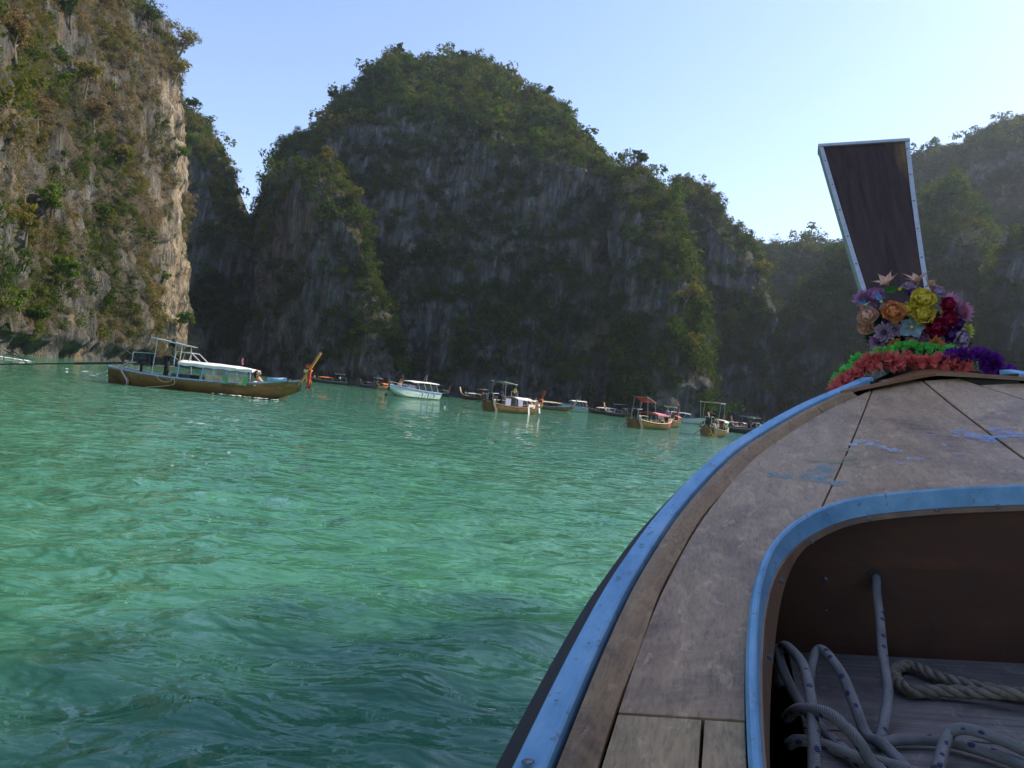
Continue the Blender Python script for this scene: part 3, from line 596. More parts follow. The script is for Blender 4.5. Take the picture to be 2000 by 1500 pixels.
def ov(u): return float(np.interp(u, _ot[:, 0], _ot[:, 1]))
_hp = crom([(1.80, 0.0), (1.793, .10), (1.772, .272), (1.718, .435), (1.613, .539), (1.483, .601), (1.319, .635), (1.145, .650), (1.01, .655), (.857, .655), (.4, .645), (.0, .62), (-.35, .55), (-.55, .40), (-.6, .2), (-.6, 0)], 130)
def hv(u):                                             # half width of the hatch at u
    m = _hp[:, 0] < 1.80; a = _hp[(_hp[:, 1] > .38)]; i = np.argsort(a[:, 0]); return float(np.interp(u, a[i, 0], a[i, 1]))

M_DECK = wood('weathered_deck', (0.53, 0.352, 0.205), (0.30, 0.186, 0.10), 1, 0.52, 1.0, (0.10, 0.066, 0.048), 0.7, 0.001, 0.3, 0.48)
M_DECK2 = wood('weathered_deck_pale', (0.52, 0.36, 0.19), (0.31, 0.20, 0.10), 1, 0.55, 1.3, (0.10, 0.07, 0.042), 0.85, 0.001, 0.3, 0.5)
M_RAILW = wood('rail_wood', (0.42, 0.265, 0.13), (0.21, 0.125, 0.06), 1, 0.6, 1.2, (0.05, 0.036, 0.024), 0.85, 0.001, 0.35, 0.5)
M_HULLW = wood('dark_hull_wood', (0.035, 0.026, 0.02), (0.014, 0.011, 0.010), 1, 0.5, 0.8)
M_INNER = wood('bulkhead_wood', (0.10, 0.032, 0.012), (0.05, 0.016, 0.007), 0, 0.5, 0.8, (0.02, 0.012, 0.01), 0.6)
M_FLOORB = wood('floor_boards', (0.25, 0.215, 0.19), (0.13, 0.11, 0.098), 0, 0.7, 0.9, (0.06, 0.045, 0.04), 0.85, 0.0015, 0.4, 0.6)
M_CAPW = wood('varnished_cap', (0.34, 0.17, 0.085), (0.20, 0.095, 0.045), 0, 0.35, 0.8, (0.06, 0.03, 0.02), 0.4, 0.001, 0.5)
M_LINING = wood('lining_wood', (0.27, 0.165, 0.09), (0.15, 0.085, 0.045), 2, 0.5, 1.0)
M_GALV = plain('galvanised_steel', (0.50, 0.50, 0.51), 0.5, 0.07, 40, 0.3)
M_NAIL = plain('nail_head', (0.17, 0.20, 0.24), 0.5, 0.3, 200, 0.3)
M_BLACK = plain('plain_black', (0.02, 0.02, 0.02), 0.55, 0.2)

def blue_paint():
    m, nt, out = new_mat('blue_paint'); tc = nd(nt, 'ShaderNodeTexCoord')
    n = noise(nt, mapping(nt, tc.outputs['Object'], (14, 5, 14)), 1, 6, 0.65); n2 = noise(nt, tc.outputs['Object'], 38, 5, 0.7)
    c = ramp(nt, [(0.3, (0.14, 0.30, 0.47)), (0.5, (0.19, 0.40, 0.60)), (0.72, (0.30, 0.50, 0.68))], n.outputs[0]).outputs[0]
    c = mixc(nt, ramp(nt, [(0.60, (0, 0, 0)), (0.68, (0.75,) * 3)], n2.outputs[0]).outputs[0], c, (0.14, 0.15, 0.15))
    n3 = noise(nt, mapping(nt, tc.outputs['Object'], (90, 7, 90)), 1, 6, 0.7, 0.4); c = mixc(nt, ramp(nt, [(0.57, (0, 0, 0)), (0.66, (0.5,) * 3)], n3.outputs[0]).outputs[0], c, (0.34, 0.48, 0.62))
    p = nd(nt, 'ShaderNodeBsdfPrincipled', Roughness=0.6); p.inputs['Specular IOR Level'].default_value = 0.3; nt.links.new(c, p.inputs['Base Color'])
    nt.links.new(bump(nt, n.outputs[0], 0.3, 0.003), p.inputs['Normal']); nt.links.new(p.outputs[0], out.inputs[0]); return m
M_BLUE = blue_paint()

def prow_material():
    m, nt, out = new_mat('prow_wood'); tc = nd(nt, 'ShaderNodeTexCoord'); ob = tc.outputs['Object']
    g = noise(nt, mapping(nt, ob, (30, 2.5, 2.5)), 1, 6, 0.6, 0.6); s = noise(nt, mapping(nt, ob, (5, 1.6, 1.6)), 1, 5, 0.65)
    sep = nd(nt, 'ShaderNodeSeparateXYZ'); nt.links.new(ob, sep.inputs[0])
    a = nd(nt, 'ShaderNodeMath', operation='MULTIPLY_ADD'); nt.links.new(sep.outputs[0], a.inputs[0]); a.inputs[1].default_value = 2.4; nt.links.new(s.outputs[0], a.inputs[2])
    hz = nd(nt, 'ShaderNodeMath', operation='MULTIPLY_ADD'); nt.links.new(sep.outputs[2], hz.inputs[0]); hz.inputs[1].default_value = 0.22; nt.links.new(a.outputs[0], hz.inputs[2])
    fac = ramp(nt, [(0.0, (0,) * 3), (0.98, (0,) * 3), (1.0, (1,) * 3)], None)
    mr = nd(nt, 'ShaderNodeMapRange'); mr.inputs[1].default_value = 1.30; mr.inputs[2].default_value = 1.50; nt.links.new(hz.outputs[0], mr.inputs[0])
    dark_wood = ramp(nt, [(0.3, (0.035, 0.019, 0.015)), (0.7, (0.080, 0.044, 0.034))], g.outputs[0]).outputs[0]
    orange_wood = ramp(nt, [(0.3, (0.16, 0.085, 0.03)), (0.7, (0.26, 0.15, 0.055))], g.outputs[0]).outputs[0]  # dark board turning orange towards starboard and the top
    p = nd(nt, 'ShaderNodeBsdfPrincipled', Roughness=0.6); p.inputs['Specular IOR Level'].default_value = 0.2; nt.links.new(mixc(nt, mr.outputs[0], dark_wood, orange_wood), p.inputs['Base Color'])
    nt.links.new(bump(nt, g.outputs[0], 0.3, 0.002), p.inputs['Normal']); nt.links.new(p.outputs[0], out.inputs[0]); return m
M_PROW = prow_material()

def worn_paint(name, col, cover=0.5):
    m, nt, out = new_mat(name); tc = nd(nt, 'ShaderNodeTexCoord'); n = noise(nt, tc.outputs['Object'], 28, 6, 0.75)
    p = nd(nt, 'ShaderNodeBsdfPrincipled', Roughness=0.6); p.inputs['Base Color'].default_value = (*col, 1); t = nd(nt, 'ShaderNodeBsdfTransparent'); mx = nd(nt, 'ShaderNodeMixShader')
    nt.links.new(ramp(nt, [(cover - 0.16, (0.0,) * 3), (cover + 0.08, (0.68,) * 3)], n.outputs[0]).outputs[0], mx.inputs[0])
    nt.links.new(t.outputs[0], mx.inputs[1]); nt.links.new(p.outputs[0], mx.inputs[2]); nt.links.new(mx.outputs[0], out.inputs[0]); return m

def fore_boat():
    root = empty('longtail_boat', mat=BMAT)
    tag(root, 'wooden longtail bow with blue gunwale in the foreground, seen from on board', 'boat', 'longtail boats')
    # hull shell
    us = np.concatenate([np.linspace(-6, 0.2, 16), np.linspace(0.35, 3.0, 40)])
    def sect(u, k=1.0, inner=False):
        o = ov(u) * k; top = dz(u) - (0.035 if inner else 0.0); keel = -0.25 if u < 2.0 else -0.25 + 1.15 * ((u - 2.0) / 1.0) ** 1.6
        return [(o, top), (o * .99, top - .06), (o * .95, top - .30), (o * .83, top - .60), (o * .55, max(keel + .10, -0.18)), (0.0 if u > -5.9 else 0.0, keel)]
    for sgn, nm in ((1, 'hull_side'), (-1, 'hull_side')):
        mb = MB(); mb.grid([[q(u, sgn * (v + 0.004), w) for v, w in sect(u)] for u in us])
        mb.grid([[q(u, sgn * (v - 0.02) if v > .03 else 0, w + 0.015) for v, w in sect(u, 0.96, True)] for u in us])
        mb.build(nm, M_HULLW, root, True)
    mb = MB(); s0 = sect(-6); mb.add([q(-6, v, w) for v, w in s0] + [q(-6, -v, w) for v, w in reversed(s0[:-1])], [tuple(range(11))]); mb.build('transom', M_HULLW, root)
    # gunwale: rubbing strake, blue cap strip, inner wooden rail
    ug = np.concatenate([np.linspace(-5.5, 0, 10), np.linspace(0.15, 2.75, 60)])
    for sgn in (1, -1):
        def strip(sec, name, mat, u_list, bev=0):
            mb = MB(); mb.grid([[q(u, sgn * (ov(u) + a), dz(u) + b) for a, b in sec] for u in u_list], closed=True)
            n = len(sec); mb.f.append(tuple(range(n))); k = len(mb.v); mb.f.append(tuple(range(k - n, k)))
            return mb.build(name, mat, root, False)
        strip([(0.002, -.085), (.038, -.080), (.046, -.050), (.040, -.010), (-.002, .003)], 'rubbing_strake', M_HULLW, ug)
        b = strip([(-.040, .006), (-.003, .006), (.000, .014), (-.001, .028), (-.004, .031), (-.037, .031), (-.040, .028)], 'gunwale_strip', M_BLUE, ug)
        ui = np.concatenate([np.linspace(-5.5, 0, 10), np.linspace(0.15, 2.62, 56)])
        jog = [0.004 * math.sin(u * 7.0) + 0.003 * math.sin(u * 17 + 1) for u in ui]
        mb = MB(); mb.grid([[q(u, sgn * (ov(u) + a * (1 + (0 if a > -.06 else 1) * j * 6)), dz(u) + bb) for a, bb in ((-.050, .000), (-.050, .026), (-.066, .025), (-.072, .020), (-.088, .004), (-.088, -.004))] for u, j in zip(ui, jog)], closed=True)
        k = len(mb.v); mb.f.append(tuple(range(6))); mb.f.append(tuple(range(k - 6, k))); mb.build('inner_rail', M_RAILW, root)
        if sgn == 1:
            nb = MB(); nb.ball((0, 0, 0), (0.0062, 0.0062, 0.0012), 8, 4); nme = nb.mesh('nail', True); nme.materials.append(M_NAIL)
            for i in range(17):
                u = 0.70 + i * 0.125 + random.uniform(-.035, .035); o = bpy.data.objects.new('nail', nme); link(o, b)
                o.location = q(u, ov(u) - .020 + random.uniform(-.008, .008), dz(u) + 0.0355); k_ = random.uniform(.45, .75); o.scale = (k_, k_, k_) if i != 1 else (1.3, 1.3, 1.6)
    # deck planks
    def deck_edge(u): return ov(u) - 0.092
    def plank(fl, fr, ulist, mat, t=0.022, lift=0.0, nv=10, cam_=0.012):
        rows = []
        for u in ulist:
            a, b_ = fl(u), fr(u); rows.append([q(u, a + (b_ - a) * k / nv, dz(u) + lift + cam_ * (1 - ((a + (b_ - a) * k / nv) / 0.95) ** 2)) for k in range(nv + 1)])
        mb = MB(); mb.slab(rows, t); return mb.build('plank', mat, deck, False, 0.0012)
    mbb = MB(); rows = [[q(u, deck_edge(u) - (deck_edge(u) - max(hv(u), .05)) * k / 3, dz(u) - .028) for k in range(4)] for u in np.linspace(-.55, 1.70, 20)]
    mbb.grid(rows); mbb.grid([[(-x, y, z) for x, y, z in r] for r in rows])
    mbb.grid([[q(u, deck_edge(u) * k / 4, dz(u) - .028) for k in range(-4, 5)] for u in np.linspace(1.80, 2.74, 14)])
    deck = mbb.build('foredeck', M_HULLW, root)
    seam_p = lambda u: 0.205 + (2.686 - u) * (0.470 - 0.205) / (2.686 - 1.768)
    seam_c = lambda u: 0.035 + (2.656 - u) * (-0.002 - 0.035) / (2.656 - 2.014)
    seam_s = lambda u: -0.118 - (2.627 - u) * 0.40
    g = 0.0022
    ua = np.linspace(0.960, 2.70, 46)
    def inner_p(u):
        h = hv(u) + 0.004; return seam_p(u) + g if u > 1.772 else max(h, seam_p(u) + g) if u > 1.70 else h
    plank(lambda u: deck_edge(u), inner_p, ua, M_DECK)
    def hatch_front(v):
        a = _hp[:40]; i = np.argsort(a[:, 1]); return float(np.interp(abs(v), a[i, 1], a[i, 0]))
    def fan(f0, f1, mat):                              # plank between two seams, from the hatch to the bow
        rows = []; nv = 8; nu = 18
        for k in range(nu + 1):
            row = []
            for j in range(nv + 1):
                w_ = j / nv; v = f0(1.85) + (f1(1.85) - f0(1.85)) * w_; h0 = hatch_front(v) + 0.002; u = h0 + (2.74 - h0) * k / nu
                vv = f0(u) + (f1(u) - f0(u)) * w_; row.append(q(u, vv, dz(u) + 0.012 * (1 - (vv / .95) ** 2)))
            rows.append(row)
        mb = MB(); mb.slab(rows, .022); return mb.build('plank', mat, deck, False, 0.0012)
    fan(lambda u: seam_p(u) - g, lambda u: seam_c(u) + g * 1.6, M_DECK)
    fan(lambda u: seam_c(u) - g * 1.6, lambda u: seam_s(u) + g, M_DECK)
    plank(lambda u: min(seam_s(u) - g, -hv(u) if u < 1.77 else -.0) if u < 1.77 else seam_s(u) - g, lambda u: -deck_edge(u), np.linspace(1.6, 2.66, 26), M_DECK)
    plank(lambda u: deck_edge(u), lambda u: 0.7125, np.linspace(0.10, 0.955, 14), M_DECK2, nv=4)
    plank(lambda u: 0.7085, lambda u: hv(u) + 0.004, np.linspace(0.10, 0.955, 14), M_DECK2, nv=4)
    plank(lambda u: deck_edge(u), lambda u: hv(u) + .004, np.linspace(-0.5, 0.096, 8), M_DECK2, nv=4)
    plank(lambda u: -hv(u) - .004, lambda u: -deck_edge(u), np.linspace(-.5, 1.597, 20), M_DECK, nv=5)
    # worn painted strokes on the planks
    strokes = {'cyan': ((0.20, 0.36, 0.36), .030, [[(1.949, .584), (1.911, .507), (1.893, .464), (1.869, .423), (1.883, .413)], [(1.916, .5), (1.983, .453), (1.988, .432), (1.933, .446), (1.907, .471)]]),
               'yellow': ((0.42, 0.38, 0.20), .026, [[(2.047, .473), (2.021, .404), (1.987, .354)], [(2.124, .39), (2.088, .35), (2.032, .393)], [(2.018, .375), (1.968, .347)]]),
               'white': ((0.50, 0.54, 0.62), .024, [[(2.145, .36), (2.182, .324), (2.172, .279)], [(2.158, .318), (2.121, .283), (2.08, .248)], [(2.031, .246), (2.021, .21)], [(1.993, .275), (2.0, .259)], [(2.052, .136), (2.053, .11)], [(2.125, .144), (2.13, .135)]]),
               'pink': ((0.46, 0.38, 0.42), .014, [[(2.18, .189), (2.205, .152), (2.194, .098), (2.159, .088)]]),
               'blue': ((0.30, 0.42, 0.68), .034, [[(2.239, .08), (2.171, .039), (2.13, .017)], [(2.248, -.009), (2.203, -.036), (2.168, -.055)], [(2.176, .030), (2.181, -.028)]])}
    for nm, (c, wd, ls) in strokes.items():
        mt = worn_paint('worn_%s_paint' % nm, c, 0.50 if nm != 'pink' else 0.56)
        for l in ls:
            p = crom(l, 5 * len(l)); tgt = np.gradient(p, axis=0); tgt /= np.linalg.norm(tgt, axis=1)[:, None] + 1e-9; rows = []
            for k, (a, t) in enumerate(zip(p, tgt)):
                w2 = wd * 0.62 * (0.75 + 0.35 * math.sin(k * 1.3)); rows.append([q(a[0] - t[1] * e * w2, a[1] + t[0] * e * w2, dz(a[0] - t[1] * e * w2) + 0.0135 - 0.012 * ((a[1] + t[0] * e * w2) / .95) ** 2) for e in (-1, -.3, .3, 1)])
            mb = MB(); mb.grid(rows); mb.build('painted_stroke', mt, deck)
    # hatch coaming (blue) and wooden lining
    loop = np.concatenate([_hp, (_hp[::-1] * (1, -1))[1:-1]])
    cen = np.array([0.6, 0.0]); rows = []; rows2 = []
    tl = np.roll(loop, -1, 0) - np.roll(loop, 1, 0); nl = np.stack([-tl[:, 1], tl[:, 0]], 1); nl /= np.linalg.norm(nl, axis=1)[:, None]
    sgn_ = np.sign(((loop - cen) * nl).sum(1)); nl *= sgn_[:, None]
    for p, n in zip(loop, nl):
        h = dz(p[0]) + 0.012; lf = float(1 - sstep(1.25, 1.62, p[0])) + .02
        rows.append([q(p[0] + n[0] * a, p[1] + n[1] * a, h + b) for a, b in ((.002, -.03), (.002, .010), (-.003, .017), (-.010, .018), (-.013, .014), (-.015, -.024), (-.008, -.024))])
        rows2.append([q(p[0] + n[0] * a, p[1] + n[1] * a, h + b) for a, b in ((-.006, -.022), (-.018, -.026), (-.022, -.034 - .09 * lf), (-.012, -.034 - .09 * lf))])
    rows.append(rows[0]); rows2.append(rows2[0])
    mb = MB(); mb.grid(rows, closed=True); co = mb.build('hatch_coaming', M_BLUE, root)
    mb = MB(); mb.grid(rows2, closed=True); mb.build('hatch_lining', M_LINING, root)
    for (u, v) in ((1.785, .02), (1.786, .14), (1.768, .26), (1.72, .40), (1.60, .528), (1.42, .598), (1.16, .632)):
        o = bpy.data.objects.new('nail', nme); link(o, co); o.location = q(u - .016, v - .010, dz(u) - .012); o.rotation_euler = (R(90), 0, R(-30 if v > .4 else 0)); o.scale = (.8, .8, 1)
    # locker under the foredeck
    mb = MB(); mb.box((0, 1.792, 1.02), (1.44, 0.02, 0.46)); bh = mb.build('bulkhead', M_INNER, root)
    for (v, w, s) in ((.479, 1.085, 1.0), (.482, 1.015, .6)):
        o = bpy.data.objects.new('bolt_head', nme); link(o, bh); o.location = q(1.781, v, w); o.rotation_euler = (R(90), 0, 0); o.scale = (s, s, 2)
    mb = MB(); mb.tube([q(1.779, .374, 1.091), q(1.7815, .374, 1.091)], .019, 14); mb.build('rope_hole', M_BLACK, bh)  # black disc standing in for the dark inside of the hole
    fb = MB(); fb.box((0, 0.4, .890), (1.10, 2.8, .02)); fl = fb.build('locker_floor', M_HULLW, root)
    ue = [1.80, 1.352, .93, .50, .06, -.40, -.9]
    for a, b_ in zip(ue, ue[1:]):
        mb = MB(); mb.box((0, (a + b_) / 2, .91), (1.14, a - b_ - .006, .018)); mb.build('floor_board', M_FLOORB, fl, False, 0.002)
    # bow cap
    rows = []
    for k in range(9):
        row = []
        for j in range(-8, 9):
            e = j / 8; u0 = 2.735 - 0.125 * abs(e) ** 1.25; u = u0 + (2.98 - u0) * k / 8; v = (ov(u) - .040) * e; row.append(q(u, v, dz(u0) + .040 - .014 * e * e + .20 * (u - u0) - .05 * (u0 - 2.735)))
        rows.append(row)
    mb = MB(); mb.slab(rows, .012); mb.build('bow_cap', M_CAPW, root)
    mb = MB(); mb.grid([[q(2.735 - 0.125 * abs(j / 8) ** 1.25 + .05, (ov(2.7) - .06) * j / 8, dz(2.7) + w) for w in (-.03, .03)] for j in range(-8, 9)]); mb.build('bow_riser', M_HULLW, root)
    # prow
    prof = crom([(2.72, 1.28), (2.86, 1.56), (3.02, 1.69), (3.16, 1.805), (3.313, 2.011), (3.53, 2.38), (3.75, 2.781)], 34)
    hw = np.interp(np.linspace(0, 1, 34), [0, .25, .42, .5, 1.0], [.06, .12, .112, .122, .192])
    tp = np.gradient(prof, axis=0); tp /= np.linalg.norm(tp, axis=1)[:, None]; rows = []
    cut = lambda k, a: -.052 * (1 - a) / 2 * max(0, k - 26) / 7          # the top is sawn slightly askew
    for k, (p, t, h) in enumerate(zip(prof, tp, hw)):
        n = (-t[1], t[0])                              # towards the stern and up
        rows.append([q(p[0] + n[0] * b_ + t[0] * cut(k, a), a * h, p[1] + n[1] * b_ + t[1] * cut(k, a)) for a, b_ in ((-1, .022), (-.5, .022), (0, .022), (.5, .022), (1, .022), (1, -.022), (0, -.03), (-1, -.022))])
    mb = MB(); mb.grid(rows, closed=True); k = len(mb.v); mb.f.append(tuple(range(k - 8, k))); mb.f.append(tuple(range(8)))
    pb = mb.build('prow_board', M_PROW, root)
    i0 = 14
    for sg in (1, -1):
        rows = []
        for k, (p, t, h) in list(enumerate(zip(prof, tp, hw)))[i0:]:
            n = (-t[1], t[0]); c_ = cut(k, sg); rows.append([q(p[0] + n[0] * b_ + t[0] * c_, sg * (h + a), p[1] + n[1] * b_ + t[1] * c_) for a, b_ in ((-.015, .0225), (-.015, .0265), (.003, .0265), (.003, -.024), (.0005, -.024), (.0005, .0225))])
        mb = MB(); mb.grid(rows, closed=True); k = len(mb.v); mb.f.append(tuple(range(k - 6, k))); es = mb.build('edge_strip', M_GALV, pb)
        acc = 0.05; last = None
        for p, t, h in list(zip(prof, tp, hw))[i0:]:
            if last is not None: acc += float(np.linalg.norm(p - last))
            last = p
            if acc > 0.135:
                acc = 0; n = (-t[1], t[0]); o = bpy.data.objects.new('screw', nme); link(o, pb)
                o.location = q(p[0] + n[0] * .027, sg * (h - .007), p[1] + n[1] * .027); o.rotation_euler = (math.atan2(t[1], t[0]), 0, 0); o.scale = (.75, .75, 1)
    p, t, h = prof[-1], tp[-1], hw[-1]; n = (-t[1], t[0]); mb = MB()
    mb.add([q(p[0] + n[0] * b_ + t[0] * (c + cut(33, a)), a * (h + .005), p[1] + n[1] * b_ + t[1] * (c + cut(33, a))) for a in (-1, 1) for b_, c in ((.030, -.010), (.030, .008), (-.028, .008), (-.028, -.010))],
           [(0, 1, 2, 3), (4, 7, 6, 5), (0, 4, 5, 1), (1, 5, 6, 2), (2, 6, 7, 3), (3, 7, 4, 0)]); mb.build('top_strip', M_GALV, pb)
    # unseen canopy added to keep sky light off the foredeck and locker
    rows = [[q(u, .98 * e, 2.34 - .10 * e * e) for e in np.linspace(-1, 1, 9)] for u in np.linspace(-4.6, .45, 12)]
    mb = MB(); mb.slab(rows, .03); mb.build('canopy_roof', plain('sky_block_canvas', (0.42, 0.40, 0.36), .85, .12, 3), root)
    for u in (-4.4, -2.6, -0.9):
        for sg in (1, -1): mb = MB(); mb.tube([q(u, sg * (ov(u) - .05), dz(u)), q(u, sg * .93, 2.26)], .022, 8); mb.build('canopy_post', M_GALV, root)
    for u in (-1.1, -2.2, -3.3): mb = MB(); mb.box((0, u, .74), (1.5, .32, .04)); mb.box((0, u, .50), (1.3, .05, .46)); mb.build('bench', M_DECK2, root)
    mb = MB(); mb.box((0, -2.9, .40), (1.4, 4.2, .03)); mb.build('cabin_floor', M_FLOORB, root)
    return root
fore_boat()

# ------------------------------------------------------------------ ropes in the locker
def rope_material():
    m, nt, out = new_mat('flecked_rope'); uv = nd(nt, 'ShaderNodeUVMap')
    v = nd(nt, 'ShaderNodeTexVoronoi', Scale=1.0, Randomness=0.35); nt.links.new(mapping(nt, uv.outputs[0], (34, 2.2, 1)), v.inputs['Vector'])
    w = nd(nt, 'ShaderNodeTexWave', Scale=1.0, Distortion=0.5); nt.links.new(mapping(nt, uv.outputs[0], (90, 8, 1), (0, 0, 0.5)), w.inputs['Vector'])
    n = noise(nt, mapping(nt, uv.outputs[0], (12, 3, 1)), 1, 4)
    base = ramp(nt, [(0.3, (0.17, 0.165, 0.15)), (0.7, (0.31, 0.305, 0.29))], n.outputs[0]).outputs[0]
    f = ramp(nt, [(0.17, (1,) * 3), (0.24, (0,) * 3)], v.outputs['Distance']).outputs[0]
    p = nd(nt, 'ShaderNodeBsdfPrincipled', Roughness=0.85); nt.links.new(mixc(nt, f, base, (0.035, 0.045, 0.12)), p.inputs['Base Color'])
    nt.links.new(bump(nt, w.outputs[0], 0.7, 0.002), p.inputs['Normal']); nt.links.new(p.outputs[0], out.inputs[0]); return m
M_ROPE = rope_material(); M_TAN = plain('manila_rope', (0.22, 0.18, 0.13), 0.9, 0.22, 60, 0, 0.001)
def tube_uv(mb_list, pts, r, n, name, mat, parent=None):
    mb = MB(); mb.tube(pts, r, n); me = mb.mesh(name, True); uv = me.uv_layers.new(name='UVMap'); P = np.array(pts); d = np.concatenate([[0], np.cumsum(np.linalg.norm(np.diff(P, axis=0), axis=1))])
    N = len(pts)
    for pl in me.polygons:
        vi = list(pl.vertices); ks = [v % n for v in vi]; wrap = max(ks) - min(ks) > 1 and len(vi) == 4
        for li, v in zip(pl.loop_indices, vi):
            k = v % n; k = n if (wrap and k == 0) else k; uv.data[li].uv = (d[v // n], k / n)
    me.materials.append(mat); o = bpy.data.objects.new(name, me); link(o, parent); return o
ROPES = [[(1.785, .374, 1.091), (1.765, .376, 1.091), (1.72, .384, 1.072), (1.641, .394, 1.045), (1.501, .414, .995), (1.426, .422, .965), (1.319, .451, .937), (1.28, .462, .933), (1.300, .43, .933), (1.307, .361, .933), (1.27, .303, .933), (1.214, .25, .933), (1.15, .15, .933)],
         [(1.513, .600, .935), (1.496, .598, 1.0), (1.441, .586, 1.03), (1.333, .565, 1.03), (1.203, .564, 1.01), (1.122, .569, .99), (1.064, .575, .96), (.98, .56, .933)],
         [(1.477, .600, 1.015), (1.394, .595, 1.0), (1.375, .574, .955), (1.319, .547, .937), (1.24, .518, .933), (1.1, .45, .933)],
         [(1.396, .548, .94), (1.405, .55, .99), (1.466, .527, 1.02), (1.381, .503, 1.01), (1.313, .49, .975), (1.281, .481, .945), (1.22, .465, .955), (1.12, .43, .935)],
         [(1.28, .600, .96), (1.216, .582, 1.0), (1.151, .544, 1.02), (1.127, .515, 1.0), (1.12, .495, .97), (1.10, .46, .945), (1.0, .4, .933)],
         [(1.204, .600, .95), (1.186, .587, .965), (1.176, .552, .965), (1.17, .51, .955), (1.15, .45, .952), (1.08, .34, .935)],
         [(1.20, .40, .933), (1.288, .362, .952), (1.289, .344, .962), (1.277, .319, .962), (1.262, .290, .956), (1.235, .25, .945), (1.17, .17, .933)]]
ropes = empty('mooring_rope', mat=BMAT); tag(ropes, 'white rope with blue flecks coiled in the open locker', 'rope')
for k, pts in enumerate(ROPES): tube_uv(None, crom([q(*p) for p in pts], 60), 0.0088, 12, 'rope_strand', M_ROPE, ropes)
tan = empty('twisted_rope', mat=BMAT); tag(tan, 'brown twisted rope folded double on the locker floor', 'rope')
path = crom([q(*p) for p in [(1.525, .05, .935), (1.543, .181, .935), (1.573, .254, .935), (1.619, .303, .935), (1.674, .337, .935), (1.646, .371, .935), (1.564, .380, .935), (1.525, .365, .935), (1.532, .324, .935), (1.527, .268, .938), (1.505, .195, .948), (1.487, .05, .94)]], 120)
tgp = np.gradient(path, axis=0); tgp /= np.linalg.norm(tgp, axis=1)[:, None]; dd = np.concatenate([[0], np.cumsum(np.linalg.norm(np.diff(path, axis=0), axis=1))])
for s in range(3):
    pts = []
    for p, t, d in zip(path, tgp, dd):
        a = np.cross(t, (0, 0, 1)); a /= np.linalg.norm(a); b = np.cross(t, a); th = d * 85 + s * 2.094; pts.append(p + (a * math.cos(th) + b * math.sin(th)) * 0.0062)
    mb = MB(); mb.tube(pts, 0.0064, 7); mb.build('strand', M_TAN, tan, True)

# ------------------------------------------------------------------ flowers and garlands on the prow
def petal_mesh(name, L, W, cup, curl, ruf, seed, point=0.0, n=6):
    r = random.Random(seed); rows = []; ph = r.uniform(0, 6)
    for i in range(n + 1):
        t = i / n; wid = W * (math.sin(math.pi * min(1, t * 0.93 + 0.07)) ** (0.55 + point)) * (1 - point * 0.35 * t); y = L * t; z0 = curl * L * t * t; row = []
        for j in range(-3, 4):
            e = j / 3; row.append((wid * e, y * (1 - 0.10 * e * e), z0 + cup * W * e * e * (1 - 0.4 * t) + ruf * W * t * t * math.sin(e * 5 + ph + t * 3)))
        rows.append(row)
    mb = MB(); mb.grid(rows); return mb.mesh(name, True)
def petal_mat(name, col, edge=None, trans=0.25):
    if name in _cache: return _cache[name]
    m, nt, out = new_mat(name); tc = nd(nt, 'ShaderNodeTexCoord'); n = noise(nt, mapping(nt, tc.outputs['Object'], (60, 14, 60)), 1, 4, 0.6)
    c = ramp(nt, [(0.3, tuple(k * 0.62 for k in col)), (0.6, col), (0.8, edge or tuple(min(1, k * 1.25) for k in col))], n.outputs[0]).outputs[0]
    d = nd(nt, 'ShaderNodeBsdfPrincipled', Roughness=0.75); d.inputs['Specular IOR Level'].default_value = 0.2; t = nd(nt, 'ShaderNodeBsdfTranslucent'); mx = nd(nt, 'ShaderNodeMixShader'); mx.inputs[0].default_value = trans
    nt.links.new(c, d.inputs['Base Color']); nt.links.new(c, t.inputs[0]); nt.links.new(d.outputs[0], mx.inputs[1]); nt.links.new(t.outputs[0], mx.inputs[2]); nt.links.new(mx.outputs[0], out.inputs[0]); _cache[name] = m; return m
FC = {'orange': (1.0, 0.40, 0.15), 'peach': (1.0, 0.56, 0.40), 'yellow': (1.0, 0.76, 0.10), 'lime': (0.78, 0.78, 0.14), 'mauve': (0.62, 0.30, 0.52), 'pink': (0.74, 0.30, 0.46), 'crimson': (0.40, 0.015, 0.06),
      'violet': (0.20, 0.07, 0.32), 'paleblue': (0.28, 0.38, 0.38), 'lilac': (0.64, 0.45, 0.60), 'green': (0.055, 0.22, 0.03), 'sky': (0.16, 0.30, 0.55), 'red': (0.45, 0.03, 0.035), 'darkgreen': (0.02, 0.06, 0.02)}
bouquet = empty('flower_bouquet', mat=BMAT); tag(bouquet, 'artificial bouquet of orange, yellow, crimson and mauve blooms tied round the prow', 'flowers')
BC = Vector(q(3.16, 0.0, 1.80))
_pm = {}
def pm(kind, col):
    key = (kind, col)
    if key not in _pm:
        S = {'rose': (.040, .026, .75, .25, .16, 0.0), 'rosein': (.030, .020, 1.1, .55, .10, 0.0), 'lily': (.072, .017, .35, -.28, .12, .9), 'star': (.058, .024, .3, -.1, .08, .4), 'leaf': (.075, .020, .3, -.25, .06, .7)}[kind]
        me = petal_mesh('petal', S[0], S[1], S[2], S[3], S[4], hash(kind) % 97 if False else len(_pm) + 3, S[5]); me.materials.append(petal_mat('petal_' + col, FC[col])); _pm[key] = me
    return _pm[key]
